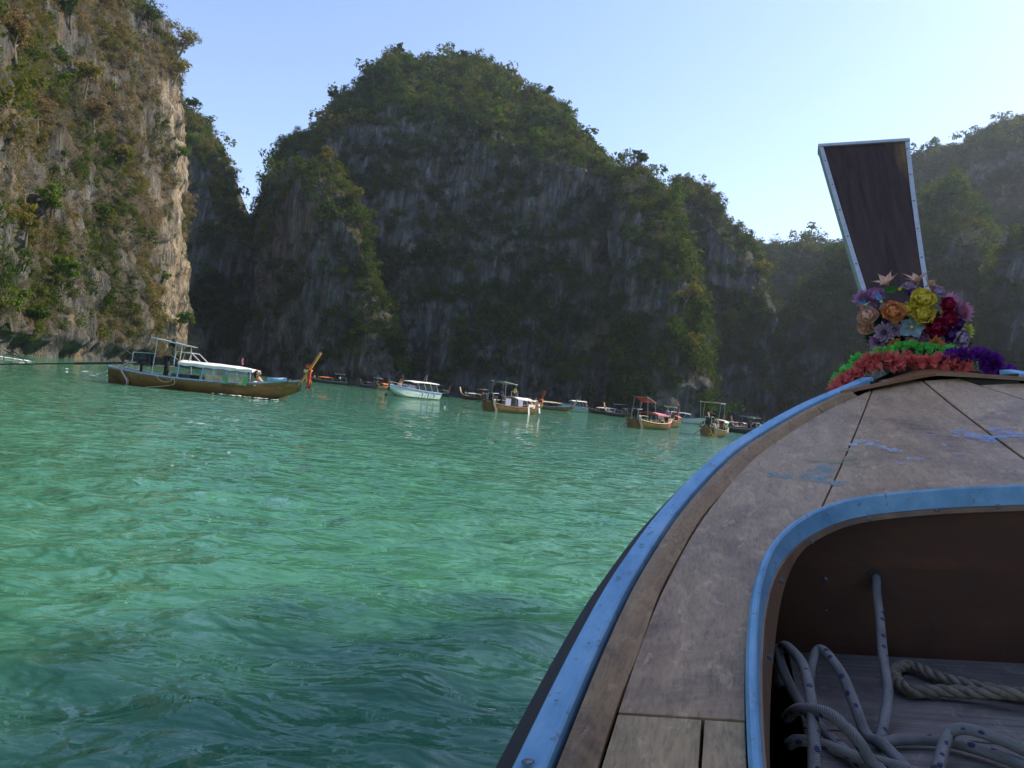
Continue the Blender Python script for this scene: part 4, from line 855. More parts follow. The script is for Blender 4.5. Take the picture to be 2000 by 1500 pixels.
def flower(kind, col, px, py, u, size=1.0, look=None):
    p = Vector(q(*on_boat(px, py, u))); d = (p - BC); d = Vector((d.x, d.y - 0.10, d.z * 0.8 + 0.02)).normalized() if look is None else Vector(look).normalized()
    rot = d.to_track_quat('Z', 'Y').to_matrix().to_4x4() @ Matrix.Rotation(random.uniform(0, 6), 4, 'Z')
    mb = MB()
    if kind == 'mum':
        for k in range(54):
            lay = k / 54; th = k * 2.39996; tilt = 1.35 * (1 - lay) - 0.25; L = .040 * (0.75 + 0.35 * (1 - lay)); a = Vector((math.cos(th), math.sin(th), 0)); s_ = Vector((-math.sin(th), math.cos(th), 0))
            o_ = a * math.sin(tilt) + Vector((0, 0, math.cos(tilt))); b0 = a * .004; wd = .0075
            mb.add([b0 - s_ * wd * .5, b0 + s_ * wd * .5, b0 + o_ * L * .6 + s_ * wd, b0 + o_ * L + Vector((0, 0, .003)), b0 + o_ * L * .6 - s_ * wd], [(0, 1, 2, 3, 4)])
    else:
        mb.ball((0, 0, .004), (.008, .008, .009), 8, 5)
    me = mb.mesh('flower', False); me.materials.append(petal_mat('petal_' + col, FC[col]) if kind in ('mum', 'rose') else petal_mat('petal_yellow', FC['yellow']))
    o = bpy.data.objects.new('flower', me); link(o, bouquet); o.matrix_local = Matrix.Translation(p) @ rot @ Matrix.Scale(size * 1.06, 4)
    def petals(k, n, tilt, off, r0, sc=1.0):
        for i in range(n):
            c = bpy.data.objects.new('petal', pm(k, col)); link(c, o); th = 2 * math.pi * i / n + off
            c.matrix_local = Matrix.Rotation(th, 4, 'Z') @ Matrix.Translation((0, r0, 0)) @ Matrix.Rotation(tilt + random.uniform(-.15, .15), 4, 'X') @ Matrix.Scale(sc * random.uniform(.88, 1.12), 4)
    if kind == 'rose':
        petals('rose', 6, R(12), 0, .004, 1.0); petals('rose', 5, R(42), .5, .004, .82); petals('rosein', 4, R(68), .2, .003, .9); petals('rosein', 3, R(80), .7, .002, .62)
    elif kind == 'lily': petals('lily', 6, R(52), 0, .003)
    elif kind == 'star': petals('star', 5, R(18), 0, .005)
    elif kind == 'leaf': petals('leaf', 2, R(10), 0, .003)
    return o
up_ = (0, -0.55, 0.85)
for a in [('lily', 'peach', 1733, 556, 3.02, .75, (-.2, -.55, .8)), ('lily', 'peach', 1792, 554, 3.04, .8, (-.1, -.30, .95)), ('lily', 'peach', 1812, 558, 3.05, .7, (.7, -.3, .7)),
          ('mum', 'mauve', 1690, 586, 3.04, 1.0), ('rose', 'mauve', 1712, 582, 3.02, .9), ('rose', 'mauve', 1702, 606, 3.02, .7), ('leaf', 'green', 1757, 566, 3.03, .9, (0, -.9, .4)), ('rose', 'lilac', 1776, 566, 3.04, .8, (0, -.4, .9)), ('rose', 'violet', 1784, 576, 3.03, .8),
          ('rose', 'lilac', 1826, 574, 3.05, .75), ('rose', 'yellow', 1800, 592, 2.96, 1.15, (0, -.9, .5)), ('mum', 'lime', 1804, 578, 2.98, .5), ('rose', 'orange', 1742, 613, 2.95, 1.1, (0, -.95, .35)), ('rose', 'peach', 1698, 620, 2.98, 1.0), ('rose', 'peach', 1694, 640, 3.0, .75),
          ('rose', 'yellow', 1800, 616, 2.95, 1.05, (.1, -1, .2)), ('rose', 'yellow', 1772, 606, 2.95, .7), ('rose', 'crimson', 1846, 600, 3.0, .8), ('mum', 'pink', 1872, 612, 3.02, 1.1), ('rose', 'crimson', 1824, 641, 2.96, 1.0), ('rose', 'crimson', 1846, 626, 2.98, .9),
          ('star', 'paleblue', 1780, 640, 2.94, .85, (.1, -1, .25)), ('mum', 'lime', 1880, 648, 3.02, .85), ('rose', 'lilac', 1872, 662, 3.0, .85), ('mum', 'lilac', 1728, 650, 2.97, 1.0), ('mum', 'mauve', 1716, 668, 2.98, .85), ('mum', 'lilac', 1748, 644, 2.96, .8), ('mum', 'orange', 1748, 671, 2.96, .6), ('mum', 'orange', 1824, 672, 2.95, .8),
          ('leaf', 'sky', 1692, 596, 3.0, .7), ('leaf', 'sky', 1722, 590, 2.97, .7), ('leaf', 'darkgreen', 1765, 632, 2.98, 1.0), ('leaf', 'darkgreen', 1715, 640, 2.99, 1.0), ('leaf', 'darkgreen', 1838, 612, 3.0, 1.0), ('leaf', 'green', 1762, 672, 2.97, .8), ('rose', 'pink', 1782, 668, 2.95, .75, (0, -1, -.1)),
          ('rose', 'violet', 1852, 655, 3.0, .8), ('rose', 'mauve', 1800, 664, 2.97, .7), ('leaf', 'darkgreen', 1800, 632, 2.97, .9), ('mum', 'violet', 1738, 634, 2.98, .7), ('rose', 'violet', 1866, 634, 3.02, .7), ('leaf', 'darkgreen', 1870, 680, 3.0, .9), ('leaf', 'darkgreen', 1740, 682, 3.0, .9), ('leaf', 'green', 1810, 684, 3.0, .8),
          # the far side of the wreath
          ('rose', 'orange', 1700, 600, 3.26, 1.0, (-.8, .5, .3)), ('mum', 'pink', 1850, 590, 3.28, 1.0, (.8, .5, .3)), ('rose', 'yellow', 1770, 640, 3.32, 1.0, (0, 1, .2)), ('rose', 'mauve', 1720, 650, 3.3, 1.0, (-.4, .9, .1)), ('rose', 'crimson', 1830, 650, 3.3, 1.0, (.4, .9, .1))]:
    flower(a[0], a[1], a[2], a[3], a[4], a[5], a[6] if len(a) > 6 else None)
# dark leafy core that the blooms are wired to
core = MB(); rg = np.random.default_rng(3)
for k in range(260):
    d = rg.normal(0, 1, 3); d /= np.linalg.norm(d); p = np.array(BC) + d * (0.135, 0.135, 0.10) * (0.75 + 0.3 * rg.random()) + (0, -0.02, -0.02); a = np.cross(d, rg.normal(0, 1, 3)); a /= np.linalg.norm(a); b = np.cross(d, a)
    L = .018 + .02 * rg.random(); core.add([p - a * L, p + b * L * .4, p + a * L + d * .008, p - b * L * .4], [(0, 1, 2, 3)])
core.build('leaf_core', petal_mat('petal_darkgreen', FC['darkgreen']), bouquet)

def blossom_mesh(name, seed, mat, R0=.030):
    r = random.Random(seed); mb = MB()
    for k in range(22):
        z = r.uniform(-.5, 1); th = k * 2.4 + r.uniform(-.3, .3); rad = math.sqrt(max(0, 1 - z * z)); d = Vector((rad * math.cos(th), rad * math.sin(th), z)); a = d.cross(Vector((r.uniform(-1, 1), r.uniform(-1, 1), r.uniform(-1, 1)))).normalized(); b = d.cross(a)
        rows = []; w = R0 * .62
        for i in range(4):
            t = i / 3; row = []
            for j in range(-2, 3):
                e = j / 2; row.append(d * R0 * (.25 + .75 * t + .10 * math.sin(e * 4 + k) * t) + a * w * e * (.35 + .65 * t) + b * R0 * (.20 * math.sin(e * 5 + k * 2) * t))
            rows.append(row)
        mb.grid(rows)
    me = mb.mesh(name, True); me.materials.append(mat); return me
def garland(label, col, pts, step, seed, R0=.030):
    g = empty('flower_garland', mat=BMAT); tag(g, label, 'garland'); mat = petal_mat('garland_' + label.split()[0], col, None, 0.35); ms = [blossom_mesh('blossom', seed + k, mat, R0) for k in range(3)]
    P = crom([q(*p) for p in pts], 200); d = np.concatenate([[0], np.cumsum(np.linalg.norm(np.diff(P, axis=0), axis=1))]); n = int(d[-1] / step); r = random.Random(seed)
    for k in range(n + 1):
        p = np.array([np.interp(d[-1] * k / n, d, P[:, i]) for i in range(3)]); o = bpy.data.objects.new('blossom', ms[k % 3]); link(o, g); o.location = p + np.array([r.uniform(-1, 1), r.uniform(-1, 1), r.uniform(-1, 1)]) * .008
        o.rotation_euler = (r.uniform(-.8, .8), r.uniform(-.8, .8), r.uniform(0, 6)); s = r.uniform(.85, 1.2); o.scale = (s, s, s)
    mb = MB(); mb.tube(P[::8], .006, 5); mb.build('cord', M_BLACK, g)
gp = lambda pts: [on_boat(*p) for p in pts]
garland('coral paper garland draped across the bow below the bouquet', (1.0, 0.24, 0.22), gp([(1636, 762, 2.74), (1655, 744, 2.78), (1678, 726, 2.80), (1702, 709, 2.82), (1740, 707, 2.83), (1790, 707, 2.84), (1840, 708, 2.83), (1882, 717, 2.81)]), .034, 11, .033)
garland('lime green paper garland lying just behind the coral one', (0.22, 0.78, 0.16), gp([(1642, 742, 2.82), (1662, 724, 2.85), (1690, 703, 2.90), (1725, 691, 2.91), (1770, 684, 2.915), (1815, 684, 2.915), (1862, 690, 2.91), (1895, 702, 2.90)]), .036, 31, .031)
garland('deep purple paper garland hanging over the starboard side of the bow', (0.20, 0.03, 0.34), gp([(1866, 698, 2.82), (1890, 698, 2.81), (1915, 703, 2.81), (1938, 713, 2.80), (1958, 728, 2.80), (1975, 748, 2.79)]), .032, 51, .033)
# ------------------------------------------------------------------ boats in the bay
M_HULL = wood('oiled_hull', (0.36, 0.18, 0.055), (0.13, 0.066, 0.024), 1, 0.42, 0.35, (0.05, 0.035, 0.018), 0.9, 0.004, 0.4)
M_HULL_D = wood('dark_oiled_hull', (0.11, 0.085, 0.05), (0.05, 0.038, 0.022), 1, 0.45, 0.35, (0.02, 0.016, 0.012), 0.85, 0.004, 0.5)
M_ORANGE = wood('orange_varnish', (0.62, 0.30, 0.07), (0.42, 0.18, 0.04), 2, 0.35, 0.5, (0.2, 0.07, 0.02), 0.4)
M_REDW = wood('red_brown_varnish', (0.26, 0.09, 0.045), (0.15, 0.05, 0.028), 2, 0.4, 0.5)
M_TEAK = wood('teak_deck', (0.36, 0.22, 0.12), (0.20, 0.115, 0.06), 1, 0.6, 0.5)
M_WHITE = plain('white_canvas', (0.80, 0.78, 0.72), 0.8, 0.08, 2)
M_TAN_C = plain('tan_curtain', (0.62, 0.49, 0.28), 0.8, 0.2, 5)
M_PALEBLUE = plain('pale_blue_paint', (0.33, 0.50, 0.68), 0.5, 0.15, 6)
M_BLUEP = plain('blue_post_paint', (0.12, 0.30, 0.62), 0.5, 0.15, 6)
M_STEEL = plain('painted_steel', (0.55, 0.56, 0.56), 0.4, 0.15, 10, 0.4)
M_DARKST = plain('dark_steel', (0.06, 0.058, 0.055), 0.45, 0.3, 14, 0.5)
M_ENGINE = plain('engine_black', (0.035, 0.035, 0.038), 0.5, 0.4, 12, 0.3)
M_RED = plain('red_canvas', (0.55, 0.06, 0.07), 0.75, 0.15, 3); M_PINK = plain('faded_pink_canvas', (0.70, 0.22, 0.25), 0.8, 0.15, 3)
M_GREENP = plain('green_board', (0.10, 0.42, 0.13), 0.5, 0.15, 5); M_LAV = plain('lavender_panel', (0.35, 0.33, 0.50), 0.7, 0.15, 4)
M_YEL = plain('yellow_cloth', (0.80, 0.50, 0.06), 0.8, 0.15, 9); M_ORC = plain('orange_cloth', (0.80, 0.22, 0.04), 0.8, 0.15, 9); M_REDC = plain('crimson_cloth', (0.55, 0.05, 0.05), 0.8, 0.15, 9)
M_HOSE = plain('ribbed_hose', (0.52, 0.42, 0.36), 0.5, 0.2, 20); M_ROPEL = plain('pale_rope', (0.62, 0.54, 0.36), 0.8, 0.15, 30); M_BAMBOO = plain('pale_pole', (0.66, 0.55, 0.36), 0.55, 0.12, 8)
M_AWN = plain('blue_grey_awning', (0.20, 0.27, 0.28), 0.6, 0.15, 4); M_FOAM = plain('white_foam', (0.85, 0.87, 0.86), 0.9, 0.05, 8)
M_SKIN = plain('skin_tan', (0.42, 0.225, 0.135), 0.55, 0.08, 12); M_SKIN2 = plain('skin_brown', (0.38, 0.20, 0.115), 0.55, 0.08, 12); M_HAIR = plain('dark_hair', (0.018, 0.014, 0.012), 0.5, 0.3, 60)
M_BLKCL = plain('black_trousers', (0.02, 0.021, 0.025), 0.85, 0.2, 14); M_BLUECL = plain('blue_shirt', (0.05, 0.09, 0.30), 0.85, 0.2, 14); M_GREYCL = plain('grey_shorts', (0.16, 0.16, 0.14), 0.85, 0.2, 14); M_WHITECL = plain('white_shirt', (0.72, 0.72, 0.70), 0.85, 0.1, 14)
def clear_plastic():
    m, nt, out = new_mat('clear_plastic'); p = nd(nt, 'ShaderNodeBsdfPrincipled', Roughness=0.15); p.inputs['Base Color'].default_value = (0.75, 0.80, 0.80, 1); t = nd(nt, 'ShaderNodeBsdfTransparent'); mx = nd(nt, 'ShaderNodeMixShader'); mx.inputs[0].default_value = 0.25
    nt.links.new(t.outputs[0], mx.inputs[1]); nt.links.new(p.outputs[0], mx.inputs[2]); nt.links.new(mx.outputs[0], out.inputs[0]); return m
M_CLEAR = clear_plastic()
M_GLASS = plain('tinted_glass', (0.03, 0.04, 0.045), 0.12, 0.1, 3)

class LT:
    """shape of a longtail hull: y runs from stern to bow, z = 0 at the water"""
    def __init__(s, L, B, sheer=0.58, bow=1.25, stern=0.22): s.L, s.B, s.sh, s.bw, s.st = L, B, sheer, bow, stern
    def y(s, t): return (t - .5) * s.L
    def hb(s, t):
        return s.B * (0.60 + 0.40 * math.sin(min(1, t / .42) * math.pi / 2)) if t < .42 else s.B * max(0.035, (1 - ((t - .42) / .58) ** 2.3))
    def zs(s, t): return s.sh + (s.st * ((.38 - t) / .38) ** 2 if t < .38 else (s.bw - s.sh) * ((t - .38) / .62) ** 2.4)
    def zk(s, t): return -0.22 if t < .70 else -0.22 + (s.bw * 0.72) * ((t - .70) / .30) ** 2.0
    def sect(s, t, k=1.0, dzt=0.0):
        b, a, z = s.hb(t) * k, s.zk(t) * 1.0, s.zs(t) - dzt; out = []
        for i in range(8):
            th = i / 7 * math.pi / 2; out.append((b * math.sin(th) ** 0.75, a + (z - a) * (1 - math.cos(th)) ** 0.9))
        return out
def rz_of(az): return -R(az)

def longtail(label, x, y, az, L=9.4, B=0.95, bow=1.25, hullm=None, railm=None, stripem=None, canopy=None, awning=None, prow=None, engine=True, shaft=None, ribbons=(), detail=2, name='longtail_boat', sheer=0.58, z=0.0, eng=(.62, 1.0)):
    root = empty(name, (x, y, z), rz_of(az)); tag(root, label, 'boat', 'longtail boats'); S = LT(L, B, sheer, bow); N = 26
    hullm = hullm or M_HULL; railm = railm or M_PALEBLUE
    ts = [i / N for i in range(N + 1)]
    mb = MB()
    for sg in (1, -1): mb.grid([[(sg * a, S.y(t), b) for a, b in S.sect(t)] for t in ts]); mb.grid([[(sg * a * .94, S.y(t) + (.03 if t == 0 else -.03 * (t == 1)), b + .02) for a, b in S.sect(t)] for t in ts])
    s0 = S.sect(0); mb.add([(a, S.y(0), b) for a, b in s0] + [(-a, S.y(0), b) for a, b in reversed(s0[1:])], [tuple(range(15))])
    mb.build('hull', hullm, root, True)
    for sg in (1, -1):
        mb = MB(); mb.grid([[(sg * (S.hb(t) + a), S.y(t), S.zs(t) + b) for a, b in ((-.05, -.02), (-.05, .035), (.03, .035), (.035, -.03))] for t in ts], closed=True); k = len(mb.v); mb.f += [tuple(range(4)), tuple(range(k - 4, k))]; mb.build('gunwale', railm, root)
        if stripem is not None:
            mb = MB(); mb.grid([[(sg * (S.hb(t) * .992 + a), S.y(t), S.zs(t) + b) for a, b in ((-.02, -.03), (.018, -.035), (.016, -.11), (-.02, -.11))] for t in ts], closed=True); mb.build('rubbing_strake', stripem, root)
    fl = MB(); fl.grid([[(S.hb(t) * .86 * e, S.y(t), 0.20) for e in (-1, -.5, 0, .5, 1)] for t in ts if .03 < t < .72]); fl.build('floor', M_TEAK, root)
    fd = MB(); fd.slab([[(S.hb(t) * .95 * e, S.y(t), S.zs(t) - .03 + .03 * (1 - e * e)) for e in (-1, -.6, -.2, .2, .6, 1)] for t in np.linspace(.70, .985, 12)], .03); fd.build('foredeck', M_TEAK, root)
    sd = MB(); sd.slab([[(S.hb(t) * .93 * e, S.y(t), S.zs(t) - .12) for e in (-1, -.5, 0, .5, 1)] for t in np.linspace(.005, .13, 5)], .03); sd.build('stern_deck', M_TEAK, root)
    # prow board sweeping up from the forefoot
    pm_, ph, plean, pw = prow or (M_ORANGE, 1.55, 0.75, 0.15)
    yb = S.y(1); prof = crom([(yb - 1.15, -.12), (yb - .62, .28), (yb - .18, bow * .72), (yb + .02, bow + .02), (yb + plean * .45, bow + ph * .42), (yb + plean, bow + ph)], 20); hw = np.interp(np.linspace(0, 1, 20), [0, .45, .6, 1], [.05, .07, .10, pw])
    tp = np.gradient(prof, axis=0); tp /= np.linalg.norm(tp, axis=1)[:, None]; rows = []
    for p, t, h in zip(prof, tp, hw):
        n = (-t[1], t[0]); rows.append([(a * h, p[0] + n[0] * b, p[1] + n[1] * b) for a, b in ((-1, .04), (1, .04), (1, -.05), (-1, -.05))])
    mb = MB(); mb.grid(rows, closed=True); k = len(mb.v); mb.f += [tuple(range(k - 4, k)), tuple(range(4))]; mb.build('prow_board', pm_, root)
    # ribbons round the neck of the prow
    for i, (rm, ln) in enumerate(ribbons):
        k = int(len(prof) * (.60 + .03 * i)); p = prof[min(k, 19)]; mb = MB(); r0 = .16
        mb.tube([(r0 * math.cos(a), p[0] + .12 * math.sin(a), p[1] + .10 + .05 * i + .02 * math.sin(3 * a)) for a in np.linspace(0, 2 * math.pi, 13)], .055, 6)
        for sx in ((-1, 1) if detail > 1 else (1,)):
            x0 = sx * (.10 + .03 * i); rows = []
            for kk in range(7):
                tt = kk / 6; rows.append([(x0 + sx * .03 * math.sin(tt * 5 + i), p[0] + .06 + .07 * e + .03 * math.sin(tt * 7 + i), p[1] + .05 - ln * tt) for e in (-1, 0, 1)])
            mb.slab([[(a_ + .0, b_, c_) for a_, b_, c_ in r] for r in rows], .012)
        mb.build('ribbon', rm, root, True)
    # low passenger canopy
    if canopy:
        c = canopy; y0, y1, h, w, mt = c['y0'], c['y1'], c['h'], c['w'], c['mat']; rows = []
        for yy in np.linspace(y0, y1, 9):
            k = (yy - y0) / (y1 - y0); e_ = .10 * sstep(.75, 1, k) + c.get('tilt', 0) * k; rows.append([(w * e, yy, h - .12 * e * e - e_ + .012 * math.sin(yy * 4 + e * 3)) for e in np.linspace(-1, 1, 9)])
        mb = MB(); mb.slab(rows, .035); mb.build('canopy_roof', mt, root)
        vr = MB()
        for sg in (1, -1): vr.grid([[(sg * (w + .012), yy, h - .125 - .02 * math.sin(yy * 5)), (sg * (w + .012), yy, h - .26 + .02 * math.sin(yy * 9))] for yy in np.linspace(y0, y1, 24)])
        vr.build('valance', M_WHITE if mt is M_WHITE else mt, root)
        for yy in np.linspace(y0 + .08, y1 - .1, c.get('np', 3)):
            for sg in (1, -1):
                t = yy / L + .5; mb = MB(); mb.tube([(sg * (S.hb(t) - .03), yy, S.zs(t)), (sg * (w - .03), yy, h - .16)], .028, 6); mb.build('canopy_post', c.get('post', M_PALEBLUE), root)
        for (ya, yb_, za, zb_, cm) in c.get('sides', ()):
            for sg in (1, -1):
                n_ = 26; rows = [[(sg * (w - .02 + .012 * math.sin(i * 2.2)), ya + (yb_ - ya) * i / n_, zz) for zz in (za, (za + zb_) / 2, zb_)] for i in range(n_ + 1)]; mb = MB(); mb.grid(rows); mb.build('curtain', cm, root)
        for yy in c.get('seats', ()):
            mb = MB(); mb.box((0, yy, .42), (S.B * 1.35, .30, .05)); mb.box((0, yy, .30), (S.B * 1.1, .06, .22)); mb.build('bench', M_TEAK, root)
        if c.get('bags', True):
            r = random.Random(int(x * 7 + y)); 
            for k in range(5):
                mb = MB(); mb.ball((r.uniform(-.5, .5), r.uniform(y0 + .3, y1 - .3), .52), (r.uniform(.14, .24), r.uniform(.16, .26), r.uniform(.16, .28)), 9, 6); mb.build('luggage', [M_RED, M_DARKST, M_GREYCL, M_ORC, M_BLUECL][k], root, True)
    # tall sun awning over the helm
    if awning:
        a = awning; y0, y1, h, w = a['y0'], a['y1'], a['h'], a['w']; tl = a.get('tilt', 0)
        rows = [[(w * e, yy, h + tl * (yy - y0) - .05 * e * e + .015 * math.sin(yy * 6)) for e in np.linspace(-1, 1, 7)] for yy in np.linspace(y0 - a.get('over', .25), y1 + a.get('over', .25), 9)]
        mb = MB(); mb.slab(rows, .03); mb.build('awning', a['mat'], root)
        fr = MB()
        for sg in (1, -1): fr.tube([(sg * w, y0 - .3, h - .03 - tl * .3), (sg * w, y1 + .3, h - .03 + tl * (y1 - y0 + .3))], .025, 6)
        for yy in (y0, y1): fr.tube([(-w, yy, h - .04 + tl * (yy - y0)), (w, yy, h - .04 + tl * (yy - y0))], .022, 6)
        fr.build('awning_frame', M_STEEL, root)
        for yy in (y0, y1):
            for sg in (1, -1):
                t = yy / L + .5; mb = MB(); mb.tube([(sg * (S.hb(t) - .04), yy, S.zs(t) - .02), (sg * (w - .02), yy, h - .03 + tl * (yy - y0))], .024, 6); mb.build('awning_post', M_STEEL if detail > 1 else M_DARKST, root)
    if engine:
        ye = S.y(0) + eng[0]; ze = S.zs(.06) + .24; k0 = len(root.children)
        mb = MB(); mb.box((0, ye + .1, ze + .22), (.42, .62, .34)); mb.box((0, ye + .1, ze + .44), (.34, .50, .12)); mb.tube([(-.25, ye - .1, ze + .2), (.25, ye - .1, ze + .2)], .15, 10); mb.tube([(0, ye + .42, ze + .22), (0, ye + .52, ze + .22)], .20, 12)
        mb.box((.24, ye + .12, ze + .28), (.10, .36, .14)); mb.tube([(-.22, ye + .25, ze + .5), (.22, ye + .25, ze + .5)], .05, 8); mb.tube([(.1, ye - .2, ze + .48), (.1, ye - .05, ze + .62), (.1, ye + .15, ze + .6)], .035, 7); mb.v = [(v[0] * eng[1], ye + (v[1] - ye) * eng[1], ze + (v[2] - ze) * eng[1]) for v in mb.v]; mb.build('engine_block', M_ENGINE, root, False, .02)
        mb = MB(); mb.tube([(0, ye, S.zs(.06) - .1), (0, ye, ze + .06)], .07, 8); mb.box((0, ye + .05, ze + .02), (.30, .80, .05)); mb.build('engine_mount', M_DARKST, root)
        mb = MB(); mb.tube([(-.27, ye - .35, ze), (-.27, ye - .35, ze + .62), (.27, ye - .35, ze + .62), (.27, ye - .35, ze)], .028, 7); mb.tube([(-.27, ye - .35, ze + .62), (-.27, ye + .5, ze + .66), (.27, ye + .5, ze + .66), (.27, ye - .35, ze + .62)], .02, 6); mb.build('engine_guard', M_STEEL, root)
        mb = MB(); mb.tube([(.2, ye - .05, ze + .4), (.24, ye - .5, ze + .52), (.24, ye - .95, ze + .78)], .05, 8); mb.build('exhaust_pipe', M_DARKST, root)
        se = shaft or (0.5, S.y(0) - 3.4, -.25)
        sp = [(0, ye - .2, ze + .12), (se[0] * .35, ye - .2 + (se[1] - ye + .2) * .35, ze + .12 + (se[2] - ze - .12) * .35), se]
        mb = MB(); mb.tube([sp[0], sp[1]], .06, 8); mb.tube([sp[1], sp[2]], .034, 8); mb.build('propeller_shaft', M_DARKST, root)
        pr = MB(); pr.tube([Vector(se) + Vector((0, .06, 0)), Vector(se) + Vector((0, -.12, 0))], .045, 8)
        for k in range(3):
            th = k * 2.094 + .4; d = Vector((math.cos(th), .25, math.sin(th))); e = Vector((-math.sin(th), .3, math.cos(th))); pr.add([Vector(se) + d * .03 - e * .03, Vector(se) + d * .03 + e * .03, Vector(se) + d * .15 + e * .06, Vector(se) + d * .17, Vector(se) + d * .14 - e * .05], [(0, 1, 2, 3, 4)])
        pr.build('propeller', M_STEEL, root)
        mb = MB(); mb.tube([(0.05, ye + .45, ze + .06), (.12, ye + 1.3, ze + .12), (.16, ye + 2.15, ze + .08)], .026, 7); mb.build('tiller', M_BAMBOO, root)
        if detail > 1:
            for sx in (0.0, .12):
                mb = MB(); mb.tube(crom([(.30 + sx, ye - .1, ze + .12), (.48 + sx, ye - .45, ze + .05), (.60 + sx, ye - .62, ze - .25), (.62 + sx, ye - .45, ze - .55), (.66 + sx, ye - .25, ze - .85), (.62 + sx, ye - .32, -.12)], 18), .042, 8); mb.build('cooling_hose', M_HOSE, root, True)
    return root, S

def place(o, root_xy_az, p):
    """world position of a point given in a boat's own frame"""
    x, y, az = root_xy_az[:3]; z0 = root_xy_az[3] if len(root_xy_az) > 3 else 0.0; c, s = math.cos(rz_of(az)), math.sin(rz_of(az)); return (x + c * p[0] - s * p[1], y + s * p[0] + c * p[1], z0 + p[2])

# ---------------------------------------------------------------- people
def capsules(mb, segs):
    for a, ra, b, rb in segs:
        mb.tube([a, b], [ra, rb], 10); mb.ball(a, ra, 10, 7); mb.ball(b, rb, 10, 7)
def hand(mb, wrist, d, side, curl=0.5):
    """palm, four unequal bent fingers and a thumb"""
    w = Vector(wrist); d = Vector(d).normalized(); s = Vector(side); s = (s - d * s.dot(d)).normalized(); n = d.cross(s); pc = w + d * .05
    mb.tube([w, pc, w + d * .09], [.024, .034, .030], 8, True, .55)
    for k, L in enumerate((.062, .074, .068, .050)):
        b = w + d * .085 + s * (k - 1.5) * .018; m_ = b + (d + n * curl * .5).normalized() * L * .55; e = m_ + (d + n * curl * 1.6).normalized() * L * .5; mb.tube([b, m_, e], [.0095, .009, .0075], 6)
    b = w + d * .03 - s * .03; mb.tube([b, b + (d * .6 - s * .8).normalized() * .04, b + (d * .95 - s * .5).normalized() * .072], [.012, .011, .009], 6)
def person(label, loc, rz, pose, skin, clothes, hair='short', voxel=0.016, scale=1.0, group=None):
    """pose: dict of joints in the person's own frame (x right, y forward, z up)"""
    J = {k: Vector(v) for k, v in pose.items()}; B = MB(); mid = lambda a, b, t: a + (b - a) * t
    pel, che, nk, hd = J['pelvis'], J['chest'], J['neck'], J['head']; up = (nk - pel).normalized(); rt = (J['shoulder_r'] - J['shoulder_l']).normalized(); hr = (J['hip_r'] - J['hip_l']).normalized()
    capsules(B, [(pel - hr * .07, .115, pel + hr * .07, .115), (pel, .125, mid(pel, che, .5), .115), (mid(pel, che, .45) - rt * .05, .11, che - rt * .07, .12), (mid(pel, che, .45) + rt * .05, .11, che + rt * .07, .12),
                 (J['shoulder_l'], .062, che, .11), (J['shoulder_r'], .062, che, .11), (J['shoulder_l'], .058, nk - up * .04, .055), (J['shoulder_r'], .058, nk - up * .04, .055), (che, .10, nk, .058), (nk - up * .02, .056, hd - up * .05, .052)])
    for s in 'lr':
        sh, el, wr = J['shoulder_' + s], J['elbow_' + s], J['wrist_' + s]; hp, kn, an = J['hip_' + s], J['knee_' + s], J['ankle_' + s]
        capsules(B, [(sh, .056, mid(sh, el, .4), .050), (mid(sh, el, .4), .050, el, .039), (el, .040, mid(el, wr, .35), .041), (mid(el, wr, .35), .041, wr, .026),
                     (hp, .095, mid(hp, kn, .3), .085), (mid(hp, kn, .3), .085, kn, .056), (kn, .056, mid(kn, an, .3), .058), (mid(kn, an, .3), .058, an, .036)])
        hand(B, wr, wr - el, rt * (1 if s == 'r' else -1), .6); f = Vector(pose.get('foot_dir', (0, 1, 0))).normalized(); capsules(B, [(an + Vector((0, 0, -.02)) - f * .03, .036, an + f * .15 + Vector((0, 0, -.045)), .028)])
    fd = Vector(pose.get('face', (0, 1, 0))).normalized(); hu = (hd - nk).normalized(); hx = fd.cross(hu).normalized()
    B.ball(hd + hu * .02, (.078, .092, .105), 14, 10); B.tube([hd - hu * .03 + fd * .02, hd - hu * .085 + fd * .055], [.07, .035], 10); B.tube([hd + fd * .085 + hu * .01, hd + fd * .108 - hu * .022], [.010, .015], 6)
    for sg in (1, -1): B.ball(hd + hx * sg * .080 - hu * .005, (.016, .022, .030), 8, 6)
    B.tube([hd - hu * .048 + fd * .082 - hx * .022, hd - hu * .048 + fd * .088, hd - hu * .048 + fd * .082 + hx * .022], .008, 6)
    o = B.build('person', skin, None, True); o.location = loc; o.rotation_euler = (0, 0, rz); o.scale = (scale,) * 3; m = o.modifiers.new('skin', 'REMESH'); m.mode = 'VOXEL'; m.voxel_size = voxel; m.use_smooth_shade = True
    if voxel < .02: m2 = o.modifiers.new('smooth', 'SMOOTH'); m2.iterations = 2; m2.factor = .4
    tag(o, label, 'person', group)
    def child(nm, fn, mat, v=None):
        mb = MB(); fn(mb); c = mb.build(nm, mat, o, True); r = c.modifiers.new('skin', 'REMESH'); r.mode = 'VOXEL'; r.voxel_size = v or voxel; r.use_smooth_shade = True; return c
    def hairf(mb):
        mb.ball(hd + hu * .040 - fd * .018, (.088, .098, .100), 14, 10); mb.ball(hd - fd * .045 + hu * .0, (.076, .06, .085), 12, 8)
        if hair == 'long': mb.tube([hd - fd * .06, hd - fd * .09 - hu * .14, hd - fd * .08 - hu * .26], [.075, .07, .045], 10)
    child('hair', hairf, M_HAIR)
    for sg in (1, -1):
        e = MB(); e.ball(hd + fd * .083 + hx * sg * .032 + hu * .012, .011, 8, 6); e.build('eye', M_HAIR, o, True)
